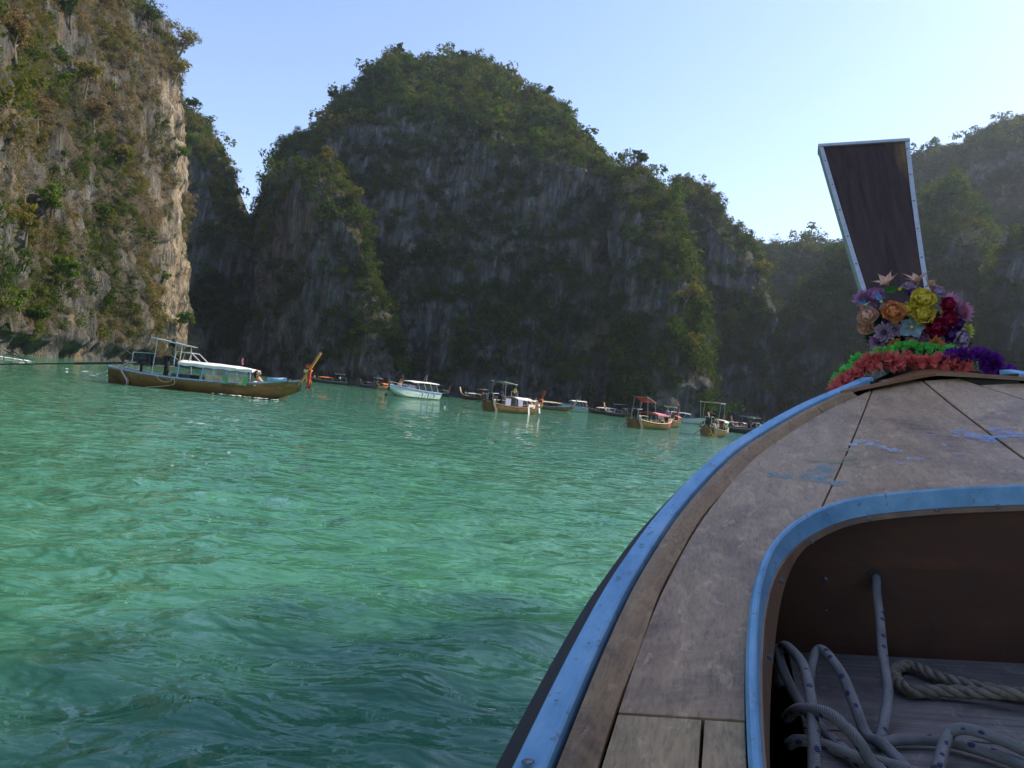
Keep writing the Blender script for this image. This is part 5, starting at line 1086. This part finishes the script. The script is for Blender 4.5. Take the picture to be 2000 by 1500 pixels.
    for kind, mat in clothes:
        def fn(mb):
            if kind in ('trousers', 'shorts'):
                capsules(mb, [(pel - hr * .07 + up * .05, .128, pel + hr * .07 + up * .05, .128), (pel - hr * .07 - up * .03, .128, pel + hr * .07 - up * .03, .128)])
                for s in 'lr':
                    hp, kn, an = J['hip_' + s], J['knee_' + s], J['ankle_' + s]
                    if kind == 'trousers': capsules(mb, [(hp, .118, kn, .088), (kn, .088, mid(kn, an, .85), .085)])
                    else: capsules(mb, [(hp, .116, mid(hp, kn, .75), .100)])
            if kind == 'shirt':
                capsules(mb, [(pel + up * .06, .138, che, .142), (che - rt * .08, .128, che + rt * .08, .128), (che, .12, nk - up * .05, .075)])
                for s in 'lr':
                    sh, el = J['shoulder_' + s], J['elbow_' + s]; capsules(mb, [(sh, .072, mid(sh, el, .65), .062), (sh, .072, che, .115)])
            if kind == 'swimwear':
                capsules(mb, [(pel - hr * .07, .124, pel + hr * .07, .124), (che - rt * .07 + up * .02, .128, che + rt * .07 + up * .02, .128)])
            if kind == 'vest':
                capsules(mb, [(pel + up * .10, .152, che, .168), (che - rt * .08, .150, che + rt * .08, .150)])
        child({'vest': 'life_vest'}.get(kind, kind), fn, mat)
    return o
STAND = dict(pelvis=(0, 0, .95), chest=(0, .02, 1.28), neck=(0, .03, 1.47), head=(0, .06, 1.60), shoulder_l=(-.19, .02, 1.41), shoulder_r=(.19, .02, 1.41), elbow_l=(-.27, .06, 1.13), elbow_r=(.27, .10, 1.13), wrist_l=(-.22, .22, .93), wrist_r=(.24, .30, .96),
             hip_l=(-.095, 0, .91), hip_r=(.095, 0, .91), knee_l=(-.12, .05, .50), knee_r=(.13, .06, .50), ankle_l=(-.14, 0, .08), ankle_r=(.15, 0, .08))
SIT = dict(pelvis=(0, 0, .12), chest=(0, .02, .46), neck=(0, .05, .65), head=(0, .08, .78), shoulder_l=(-.18, .03, .59), shoulder_r=(.18, .03, .59), elbow_l=(-.25, .14, .35), elbow_r=(.25, .14, .35), wrist_l=(-.14, .34, .34), wrist_r=(.14, .34, .34),
           hip_l=(-.09, .02, .10), hip_r=(.09, .02, .10), knee_l=(-.14, .38, .30), knee_r=(.14, .38, .30), ankle_l=(-.12, .55, .06), ankle_r=(.12, .55, .06))
RECL = dict(pelvis=(0, 0, .13), chest=(0, -.22, .36), neck=(0, -.32, .52), head=(0, -.33, .66), shoulder_l=(-.18, -.27, .46), shoulder_r=(.18, -.27, .46), elbow_l=(-.30, -.12, .22), elbow_r=(.38, -.10, .62), wrist_l=(-.24, .08, .12), wrist_r=(.20, -.14, .70),
            hip_l=(-.09, .03, .12), hip_r=(.09, .03, .12), knee_l=(-.12, .40, .32), knee_r=(.14, .42, .18), ankle_l=(-.12, .66, .06), ankle_r=(.18, .82, .07), face=(0.3, .9, .15))

# ---------------------------------------------------------------- the sunlit longtail under way on the left
c = at(412, horizon(412), 35.5); A0 = (c[0] - .05, 35.5, 85.0)
left, LS = longtail('sunlit longtail under way with white canopy, shirtless helmsman and orange prow', A0[0], A0[1], A0[2], L=9.1, B=.92, bow=1.12, eng=(1.30, 1.25), hullm=M_HULL, railm=M_PALEBLUE, stripem=M_TEAK, sheer=.60,
    canopy=dict(y0=-1.25, y1=2.30, h=1.50, w=.80, mat=M_WHITE, np=4, post=M_PALEBLUE, sides=((-.05, 2.1, .92, 1.28, M_CLEAR), (.1, 2.0, .58, .94, M_TAN_C)), seats=(-.6, .6, 1.6)),
    awning=dict(y0=-2.40, y1=-1.20, h=2.42, w=.62, tilt=-.13, mat=M_AWN, over=.2), prow=(M_ORANGE, 1.50, .78, .17), shaft=(.35, -11.8, .05), ribbons=((M_WHITE, .2), (M_YEL, .45), (M_ORC, .75), (M_REDC, .95)))
def on_left(mb, nm, mat, smooth=False): return mb.build(nm, mat, left, smooth)
mb = MB(); mb.tube([(-.55, -1.55, 1.40), (-.55, -1.45, 1.88), (-.55, -.75, 1.88), (-.55, -.25, 1.46)], .022, 6); mb.tube([(.55, -1.55, 1.40), (.55, -1.45, 1.88), (.55, -.75, 1.88), (.55, -.25, 1.46)], .022, 6); mb.tube([(-.55, -1.45, 1.88), (.55, -1.45, 1.88)], .02, 6); mb.tube([(-.55, -.75, 1.88), (.55, -.75, 1.88)], .02, 6); mb.tube([(.55, -.75, 1.88), (.55, -.85, 1.44)], .018, 6)
on_left(mb, 'roof_rail', M_STEEL)
mb = MB(); mb.tube([(.6, -1.5, .6), (.6, -1.5, 2.35)], .022, 6); on_left(mb, 'awning_strut', M_PALEBLUE)
mb = MB(); mb.tube([(.1, 1.55, 1.5), (.1, 1.57, 1.95)], .012, 5); on_left(mb, 'flag_pole', M_DARKST)
mb = MB(); mb.slab([[(.1 + .02 * math.sin(k), 1.57 + .09 * e + .015 * math.sin(k * 2), 1.93 - .07 * k) for e in (-.3, .2, .7)] for k in range(6)], .006); on_left(mb, 'flag', M_PINK)
for (yy, a) in ((1.05, .35), (2.02, -.18)):
    mb = MB(); mb.box((.86, yy, .78), (.03, .20, .42), (a, 0, 0)); o = on_left(mb, 'paddle_board', M_GREENP)
mb = MB(); mb.box((.0, -1.1, .62), (1.3, .9, .35)); on_left(mb, 'locker', M_DARKST)
mb = MB(); mb.tube([(.50, 3.0, .98), (.46, 3.5, 1.02), (.40, 3.9, 1.08)], .11, 9); on_left(mb, 'fender', M_PALEBLUE, True)
for yy in (3.35, 3.9):
    for sg in (1, -1): mb = MB(); mb.tube([(sg * .28, yy, LS.zs(yy / 9.6 + .5)), (sg * .28, yy, LS.zs(yy / 9.6 + .5) + .16)], .045, 7); on_left(mb, 'mooring_bitt', M_TEAK)
for pts in ([(.96, -2.1, .60), (1.03, -1.9, .40), (1.02, -1.5, .36), (.97, -1.3, .58)], [(.96, -1.3, .60), (1.05, -1.2, .30), (1.06, -1.8, .12), (1.10, -2.5, .0)]):
    mb = MB(); mb.tube(crom(pts, 12), .014, 5); on_left(mb, 'side_rope', M_ROPEL, True)
mb = MB(); mb.tube([(.3, -4.7, .1), (.5, -5.3, .28), (.7, -5.6, .05)], .03, 6); mb.tube([(.5, -4.9, .45), (.55, -5.8, .38)], .018, 5); mb.tube([(-.1, -4.8, .6), (.3, -5.2, .15)], .02, 5); on_left(mb, 'stern_rudder_frame', M_STEEL)
mb = MB(); mb.ball((.25, -1.75, 2.28), (.10, .10, .24), 10, 8); mb.tube([(.25, -1.75, 2.5), (.25, -1.75, 2.42)], .01, 5); on_left(mb, 'hanging_bag', M_BLKCL, True)
hp = dict(STAND); hp.update(neck=(0, .08, 1.46), head=(0, .14, 1.59), chest=(0, .05, 1.27), elbow_r=(.30, .12, 1.14), wrist_r=(.30, .36, 1.00), elbow_l=(-.30, -.02, 1.15), wrist_l=(-.24, .16, .98), knee_l=(-.16, .03, .5), ankle_l=(-.19, .0, .08), ankle_r=(.20, 0, .08))
person('shirtless helmsman in black trousers standing at the tiller', place(None, A0, (.10, -2.05, .42)), rz_of(62), hp, M_SKIN2, [('trousers', M_BLKCL)], voxel=.014, scale=1.1)
person('sunbather reclining at the bow with one arm raised to the head', place(None, A0, (.22, 2.72, .60)), rz_of(80), RECL, M_SKIN, [('shorts', M_GREYCL)], hair='long', voxel=.014)
cu = MB(); cu.ball((0, 0, .15), (.18, .20, .18), 10, 7); o = cu.build('cushion', M_WHITE, None, True); o.location = place(None, A0, (.45, 2.42, .52)); tag(o, 'white cushion beside the sunbather at the bow', 'cushion')

# foam along the hull and the two wakes
def foam_patch(label, pts, wid, n, seed):
    r = np.random.default_rng(seed); P = crom(pts, 60); mb = MB(); tg = np.gradient(P, axis=0); tg /= np.linalg.norm(tg, axis=1)[:, None]
    for k in range(n):
        i = int(r.integers(0, 60)); e = r.normal(0, .5); p = P[i] + np.array([-tg[i][1], tg[i][0], 0]) * e * wid; s = .02 + .06 * r.random() ** 2; mb.ball((p[0], p[1], .035 + .02 * r.random()), (s * 2.2, s * 1.2, s * .35), 7, 4)
    o = mb.build('foam', M_FOAM, None, True); tag(o, label, 'foam', kind='stuff')
foam_patch('white foam along the waterline of the sunlit longtail', [place(None, A0, p) for p in ((1.0, .6, 0), (1.05, 1.6, 0), (.9, 2.8, 0), (.55, 3.7, 0))], .35, 34, 5)
foam_patch('thin wake line behind the sunlit longtail', [tuple(shore(120, 50)), tuple(shore(180, 46)), tuple(shore(225, 43))], .4, 16, 6)
foam_patch('white wash at the left edge below the cliff', [tuple(at(-30, 690, 66)[:2]) + (0,), tuple(at(25, 696, 62)[:2]) + (0,), tuple(at(60, 702, 58)[:2]) + (0,)], .45, 260, 8)

# ---------------------------------------------------------------- three longtails lying off to the right
p = shore(1000, 65); A1 = (p[0] + .4, 66.0, 33.0)
b1, S1 = longtail('moored longtail with grey helm awning and lavender side panels, people sitting by its prow', *A1, L=9.0, B=1.0, bow=1.20, railm=M_TEAK, canopy=dict(y0=-1.0, y1=2.3, h=1.50, w=.84, mat=M_WHITE, np=3, post=M_STEEL, seats=(-.4, .8), sides=((1.0, 2.2, .60, .95, M_WHITE),)),
    awning=dict(y0=-3.0, y1=-1.35, h=2.75, w=.70, tilt=-.06, mat=M_AWN), prow=(M_REDW, 1.25, .45, .20), shaft=(-1.3, -8.8, .02), ribbons=((M_PINK, .3), (M_ORC, .55)))
for yy in (-2.6, -.55): mb = MB(); mb.box((.86, yy, .98), (.03, .85, .62)); mb.build('side_panel', M_LAV, b1)
for yy in (.75, 3.6):
    mb = MB(); t = yy / 9 + .5; mb.slab([[(S1.hb(t) + .06 + .02 * k, yy + .13 * e + .05 * k * .3, S1.zs(t) + .05 - .17 * k) for e in (-1, 1)] for k in range(6)], .02); mb.build('hanging_towel', M_WHITECL, b1)
mb = MB(); mb.tube([(-.35, -.35, 1.45), (-.35, -.35, 2.0), (.35, -.35, 2.0), (.35, -.35, 1.45)], .022, 6); mb.build('roof_rail', M_STEEL, b1)
mb = MB(); mb.tube([(.12 * math.cos(a), -.35 + .02, 2.05 + .16 * math.sin(a)) for a in np.linspace(0, 6.28, 13)], .06, 7); mb.build('life_ring', M_YEL, b1, True)
sp = dict(SIT); sp.update(face=(0, -1, 0))
person('woman in dark swimwear sitting on the bow of the grey awning longtail', place(None, A1, (.15, 3.35, .80)), rz_of(30 + 180), SIT, M_SKIN, [('swimwear', M_BLKCL)], hair='long', voxel=.022)
person('person in orange swimwear lounging against the prow of the grey awning longtail', place(None, A1, (.25, 2.65, .70)), rz_of(95), RECL, M_SKIN, [('swimwear', M_ORC)], hair='long', voxel=.022)

p = shore(1258, 63); A2 = (p[0] + .9, 63.0, 34.0)
b2, S2 = longtail('moored longtail with bright red helm awning and faded pink canopy', *A2, L=8.8, B=1.0, bow=1.05, railm=M_BAMBOO, canopy=dict(y0=-1.1, y1=1.5, h=1.48, w=.84, mat=M_PINK, np=3, post=M_STEEL, seats=(-.4, .8), sides=((-1.0, .4, 1.0, 1.3, M_GREYCL),)),
    awning=dict(y0=-3.1, y1=-1.5, h=2.70, w=.62, tilt=-.20, mat=M_RED), prow=(M_REDW, .5, .35, .12), shaft=(-.4, -5.6, -.1))
mb = MB(); mb.tube([(-.3, -3.7, .95), (-1.25, -4.6, -.1)], .045, 7); mb.build('pole', M_BAMBOO, b2)
mb = MB(); mb.box((.3, 1.95, .52), (.9, .7, .42)); mb.build('red_cool_box', M_RED, b2)
mb = MB(); mb.box((.45, -.9, .78), (.12, 1.6, .10), (.1, 0, 0)); mb.build('plank_seat', M_BAMBOO, b2)
person('man in a blue shirt standing on the red awning longtail', place(None, A2, (.3, 2.2, .32)), rz_of(150), STAND, M_SKIN2, [('shirt', M_BLUECL), ('trousers', M_BLKCL)], voxel=.022)

p = shore(1390, 62); A3 = (p[0] + .4, 62.0, 25.0)
b3, S3 = longtail('moored longtail seen from astern under a tall pale frame awning', *A3, L=8.8, B=.98, bow=1.10, railm=M_AWN, canopy=dict(y0=-.6, y1=2.0, h=1.50, w=.82, mat=M_WHITE, np=3, post=M_STEEL, seats=(.2, 1.2), sides=((.6, 1.8, .9, 1.3, M_GREENP),)),
    awning=dict(y0=-3.6, y1=-1.6, h=2.85, w=.85, tilt=.02, mat=M_TAN_C), prow=(M_REDW, .9, .4, .13), shaft=(-.9, -6.2, -.15))
mb = MB(); mb.tube([(-.3, -4.1, .95), (-1.0, -5.0, -.1)], .06, 7); mb.build('pole', M_BAMBOO, b3)
mb = MB(); mb.tube(crom([(.25, -4.3, .95), (.42, -4.45, .35), (.62, -4.42, .12), (.5, -4.5, -.02), (.25, -4.5, .15), (.42, -4.52, .30)], 16), .04, 6); mb.build('yellow_hose', M_YEL, b3, True)
mb = MB(); mb.box((.5, 1.8, .62), (.7, .6, .45)); mb.build('crate', M_TAN_C, b3)

person('helmsman in a dark shirt at the stern of the frame awning longtail', place(None, A3, (.1, -2.4, .45)), rz_of(25), STAND, M_SKIN2, [('shirt', M_BLKCL), ('trousers', M_GREYCL)], voxel=.022)
person('passenger in an orange vest under the canopy of the frame awning longtail', place(None, A3, (.35, .9, .46)), rz_of(60), SIT, M_SKIN, [('vest', M_ORC), ('shorts', M_BLKCL)], voxel=.024)
person('passenger in a white shirt sitting amidships in the red awning longtail', place(None, A2, (.45, .3, .46)), rz_of(100), SIT, M_SKIN, [('shirt', M_WHITECL), ('shorts', M_BLKCL)], voxel=.024)
person('passenger in a red vest under the white canopy of the sunlit longtail', place(None, A0, (.25, .6, .46)), rz_of(120), SIT, M_SKIN, [('vest', M_REDC), ('shorts', M_BLKCL)], voxel=.02)
person('helmsman in a blue shirt by the engine of the grey awning longtail', place(None, A1, (.0, -2.6, .40)), rz_of(60), STAND, M_SKIN2, [('shirt', M_BLUECL), ('trousers', M_BLKCL)], voxel=.022)

# ---------------------------------------------------------------- speedboats
def speedboat(label, x, y, az, L=9.5, B=1.35, mat=None, roofm=None, detail=2):
    root = empty('speedboat', (x, y, 0), rz_of(az)); tag(root, label, 'speedboat', 'speedboats'); mat = mat or plain('white_gelcoat', (0.78, 0.80, 0.78), 0.25, 0.06, 2); ts = [i / 20 for i in range(21)]
    hb = lambda t: B * (1 if t < .5 else max(.03, 1 - ((t - .5) / .5) ** 2.4)); zs = lambda t: .95 + .45 * t ** 2; zk = lambda t: -.25 if t < .72 else -.25 + 1.35 * ((t - .72) / .28) ** 1.7; yy = lambda t: (t - .5) * L
    mb = MB()
    for sg in (1, -1): mb.grid([[(sg * a * hb(t), yy(t), zk(t) + (zs(t) - zk(t)) * b) for a, b in ((0, 0), (.55, .13), (.80, .30), (.90, .62), (1.0, 1.0))] for t in ts])
    e = [(a * hb(0), yy(0), zk(0) + (zs(0) - zk(0)) * b) for a, b in ((0, 0), (.55, .13), (.80, .30), (.90, .62), (1.0, 1.0))]; mb.add(e + [(-a, b, c_) for a, b, c_ in reversed(e[1:])], [tuple(range(9))]); mb.build('hull', mat, root)
    mb = MB(); mb.slab([[(hb(t) * .98 * e_, yy(t), zs(t) - .02 + .06 * (1 - e_ * e_)) for e_ in (-1, -.6, 0, .6, 1)] for t in ts], .04); mb.build('deck', mat, root)
    for sg in (1, -1):
        mb = MB(); mb.grid([[(sg * (hb(t) + a), yy(t), zs(t) + b) for a, b in ((-.02, -.02), (.04, -.03), (.04, -.12), (-.02, -.13))] for t in ts], closed=True); mb.build('rub_rail', M_BLUEP, root)
    # cabin: side windows, windscreen, roof
    y0, y1 = -L * .40, L * .16; w0 = B * .90
    gl = MB(); gl.grid([[(-w0, y0, 1.0), (-w0 * .92, y0 + .1, 1.95)], [(-w0, y1 - .5, 1.1), (-w0 * .90, y1 - 1.3, 1.95)], [(-w0 * .55, y1 + .7, 1.25), (-w0 * .55, y1 - .6, 1.95)], [(w0 * .55, y1 + .7, 1.25), (w0 * .55, y1 - .6, 1.95)], [(w0, y1 - .5, 1.1), (w0 * .90, y1 - 1.3, 1.95)], [(w0, y0, 1.0), (w0 * .92, y0 + .1, 1.95)]]); gl.build('window', M_GLASS, root)
    for k in range(4):
        for sg in (1, -1):
            ya = y0 + .1 + (y1 - y0 - 1.2) * k / 3; mb = MB(); mb.tube([(sg * (w0 + .01), ya - .25, 1.05), (sg * (w0 * .93 + .01), ya + .25, 1.96)], .028, 6); mb.build('window_pillar', mat, root)
    rf = MB(); rf.slab([[(w0 * 1.04 * e_ * (1 - .25 * sstep(.8, 1, k)), y0 - .2 + (y1 - y0 - .1) * k, 2.06 + .10 * (1 - e_ * e_) - .10 * sstep(.75, 1, k)) for e_ in np.linspace(-1, 1, 7)] for k in np.linspace(0, 1, 10)], .09); rf.build('cabin_roof', roofm or mat, root)
    mb = MB(); mb.tube([(-.25, y0 + 1.2, 2.1), (0, y0 + .9, 3.1)], .018, 5); mb.tube([(.25, y0 + 1.2, 2.1), (.06, y0 + 1.0, 2.95)], .018, 5); mb.tube([(-.5, y0 + .5, 2.2), (.5, y0 + .5, 2.2)], .03, 5); mb.build('antenna', M_STEEL, root)
    if detail > 1:
        for sg in (1, -1):
            for k in range(3): ya = -L * .30 + k * 1.35; mb = MB(); mb.tube([(sg * (B + .06), ya, .98), (sg * (B + .10), ya + .05, .60), (sg * (B + .04), ya + .12, .18)], [.03, .085, .05], 8); mb.build('fender', M_BLUEP, root, True)
        mb = MB(); mb.tube([(B * .9, L * .18, 1.05), (B * .72, L * .30, 1.5), (.12, L * .48, 1.75), (-B * .72, L * .30, 1.5), (-B * .9, L * .18, 1.05)], .02, 6); mb.build('bow_rail', M_STEEL, root)
        for sx in (-.5, .5): mb = MB(); mb.box((sx, -L * .5 - .25, .75), (.36, .42, .62)); mb.tube([(sx, -L * .5 - .2, .5), (sx, -L * .5 - .25, -.3)], .09, 8); mb.build('outboard_motor', M_DARKST, root, False, .05)
    return root
p = shore(806, 90); AS = (p[0], 90.0, 207.0)
M_REFLW = plain('green_reflection_gelcoat', (0.80, 0.83, 0.80), 0.25, 0.06, 2)  # white hull with the water's green reflection mixed into its colour
speedboat('white speedboat with blue fenders and long dark windows', *AS, L=9.6, B=1.45, mat=M_REFLW, roofm=M_WHITE)
person('person sitting on the foredeck of the speedboat with blue fenders', place(None, AS, (-.2, 2.9, 1.28)), rz_of(207), SIT, M_SKIN, [('vest', M_ORC)], voxel=.03)
person('person in dark clothes standing by the windscreen of the speedboat', place(None, AS, (.3, 1.9, 1.2)), rz_of(230), STAND, M_SKIN2, [('shirt', M_BLKCL), ('trousers', M_BLKCL)], voxel=.03, scale=.9)
p = shore(1338, 150); speedboat('low white speedboat moored behind the frame awning longtail', p[0], 150.0, 120.0, L=8.5, B=1.2, detail=1)
p = shore(1120, 135); speedboat('small grey speedboat with a white top near the cliff foot', p[0], 135.0, 235.0, L=6.2, B=1.0, mat=plain('grey_gelcoat', (0.40, 0.44, 0.42), 0.35, 0.1, 2), roofm=M_WHITE, detail=1)

# ---------------------------------------------------------------- small boats along the foot of the far cliff
far = [('far longtail with an orange prow moored below the pointed buttress', 641, 158, 268, M_HULL_D, M_ORANGE, M_ORC, 2), ('pale green topped longtail lying behind the orange prowed one', 684, 166, 100, M_HULL_D, M_REDW, plain('pale_green_canvas', (0.42, 0.55, 0.40), .8), 0),
       ('dark longtail end-on between the buttress and the speedboat', 716, 160, 12, M_HULL_D, M_REDW, M_PINK, 1), ('longtail end-on with orange cover just left of the speedboat', 746, 150, 8, M_HULL_D, M_ORANGE, M_ORC, 1),
       ('longtail end-on with tan cover just right of the speedboat', 864, 158, 15, M_HULL_D, M_ORANGE, M_TAN_C, 1), ('dark longtail with a pale awning left of the grey awning longtail', 927, 142, 318, M_HULL_D, M_REDW, M_WHITE, 2),
       ('low longtail with tan canopy right of the grey awning longtail', 1073, 120, 78, M_HULL, M_BAMBOO, M_TAN_C, 0), ('small longtail with white awning below the dark wall', 1186, 140, 300, M_HULL_D, M_REDW, M_WHITE, 0),
       ('longtail with an orange clad prow behind the red awning longtail', 1203, 132, 340, M_HULL_D, M_ORANGE, M_BLUECL, 1), ('varnished longtail with a tall red brown prow behind the red awning longtail', 1314, 84, 20, M_HULL, M_REDW, M_ORC, 2),
       ('dark longtail just right of the frame awning longtail', 1434, 96, 330, M_HULL_D, M_REDW, M_GREYCL, 2), ('longtail with cream canopy furthest right but one', 1456, 112, 350, M_HULL, M_REDW, M_WHITE, 1), ('longtail with red prow half hidden by the blue gunwale', 1484, 118, 300, M_HULL_D, M_REDC, M_WHITE, 1)]
hues = [('orange', M_ORC), ('white', M_WHITECL), ('blue', M_BLUECL), ('red', M_REDC), ('yellow', M_YEL), ('black', M_BLKCL)]
kk = 0
for i, (lab, px, Y, az, hm, pmt, cm, npeople) in enumerate(far):
    p = shore(px, Y); big = 'tall red brown' in lab
    rt_, S_ = longtail(lab, p[0], Y, az, L=8.6, B=.95, bow=1.15, hullm=hm, railm=M_TEAK if i % 2 else M_PALEBLUE, canopy=dict(y0=-1.2, y1=2.0, h=1.42, w=.80, mat=cm, np=2, post=M_STEEL, seats=(0,), bags=False), awning=dict(y0=-3.2, y1=-1.7, h=2.4, w=.62, tilt=-.05, mat=cm if i % 3 else M_WHITE) if i not in (2, 6) else None,
                       prow=(pmt, 1.5 if big else 1.2, .6, .17), ribbons=((M_ORC, .5),) if i % 2 == 0 else ((M_PINK, .4),), detail=1)
    for k in range(npeople):
        hn, hmm = hues[kk % 6]; kk += 1; spot = ['near the bow', 'at the stern'][k]
        person('tiny person in %s %s of the %s' % (hn, spot, ' '.join(lab.split(' ')[:5])), place(None, (p[0], Y, az), ((.1, 3.0, .78), (.0, -2.6, .25))[k]), rz_of(az + 40 * k), SIT if k == 0 else STAND, M_SKIN, [('vest' if k == 0 else 'shirt', hmm), ('shorts', M_BLKCL)], voxel=.04)
# end of another boat's stern gear at the left edge
gx = at(20, 700, 50); mb = MB(); mb.tube([(0, 0, .95), (1.6, -.4, .02)], .03, 6); mb.tube([(-.6, .1, .85), (1.0, -.3, .35)], .03, 6); mb.tube([(-.2 + .35 * math.cos(a), .1, .25 + .35 * math.sin(a)) for a in np.linspace(0, 6.0, 14)], .025, 6)
o = mb.build('trailing_shaft', M_DARKST); o.location = (gx[0], gx[1], 0); tag(o, 'thin metal shaft and hoop trailing in the wash at the left edge', 'boat gear')
mb = MB(); mb.tube([(0, 0, -.3), (0, 0, .12)], .1, 8); mb.ball((0, 0, .15), .2, 10, 8); o = mb.build('mooring_buoy', M_BLKCL, None, True); o.location = tuple(shore(757, 84)); tag(o, 'small dark buoy on the water under the speedboat bow', 'buoy')

# ------------------------------------------------------------------ haze over the lagoon
HAZE_D = 0.00018
m, nt, out = new_mat('haze_air'); v = nt.nodes.new('ShaderNodeVolumePrincipled'); v.inputs['Color'].default_value = (0.80, 0.87, 1.0, 1); v.inputs['Density'].default_value = HAZE_D; v.inputs['Anisotropy'].default_value = 0.45
nt.links.new(v.outputs[0], out.inputs['Volume'])
hz = MB(); hz.box((0, 130, 74.0), (900, 700, 162)); o = hz.build('haze', m); tag(o, 'thin bluish haze in the air over the lagoon', 'haze', kind='stuff')
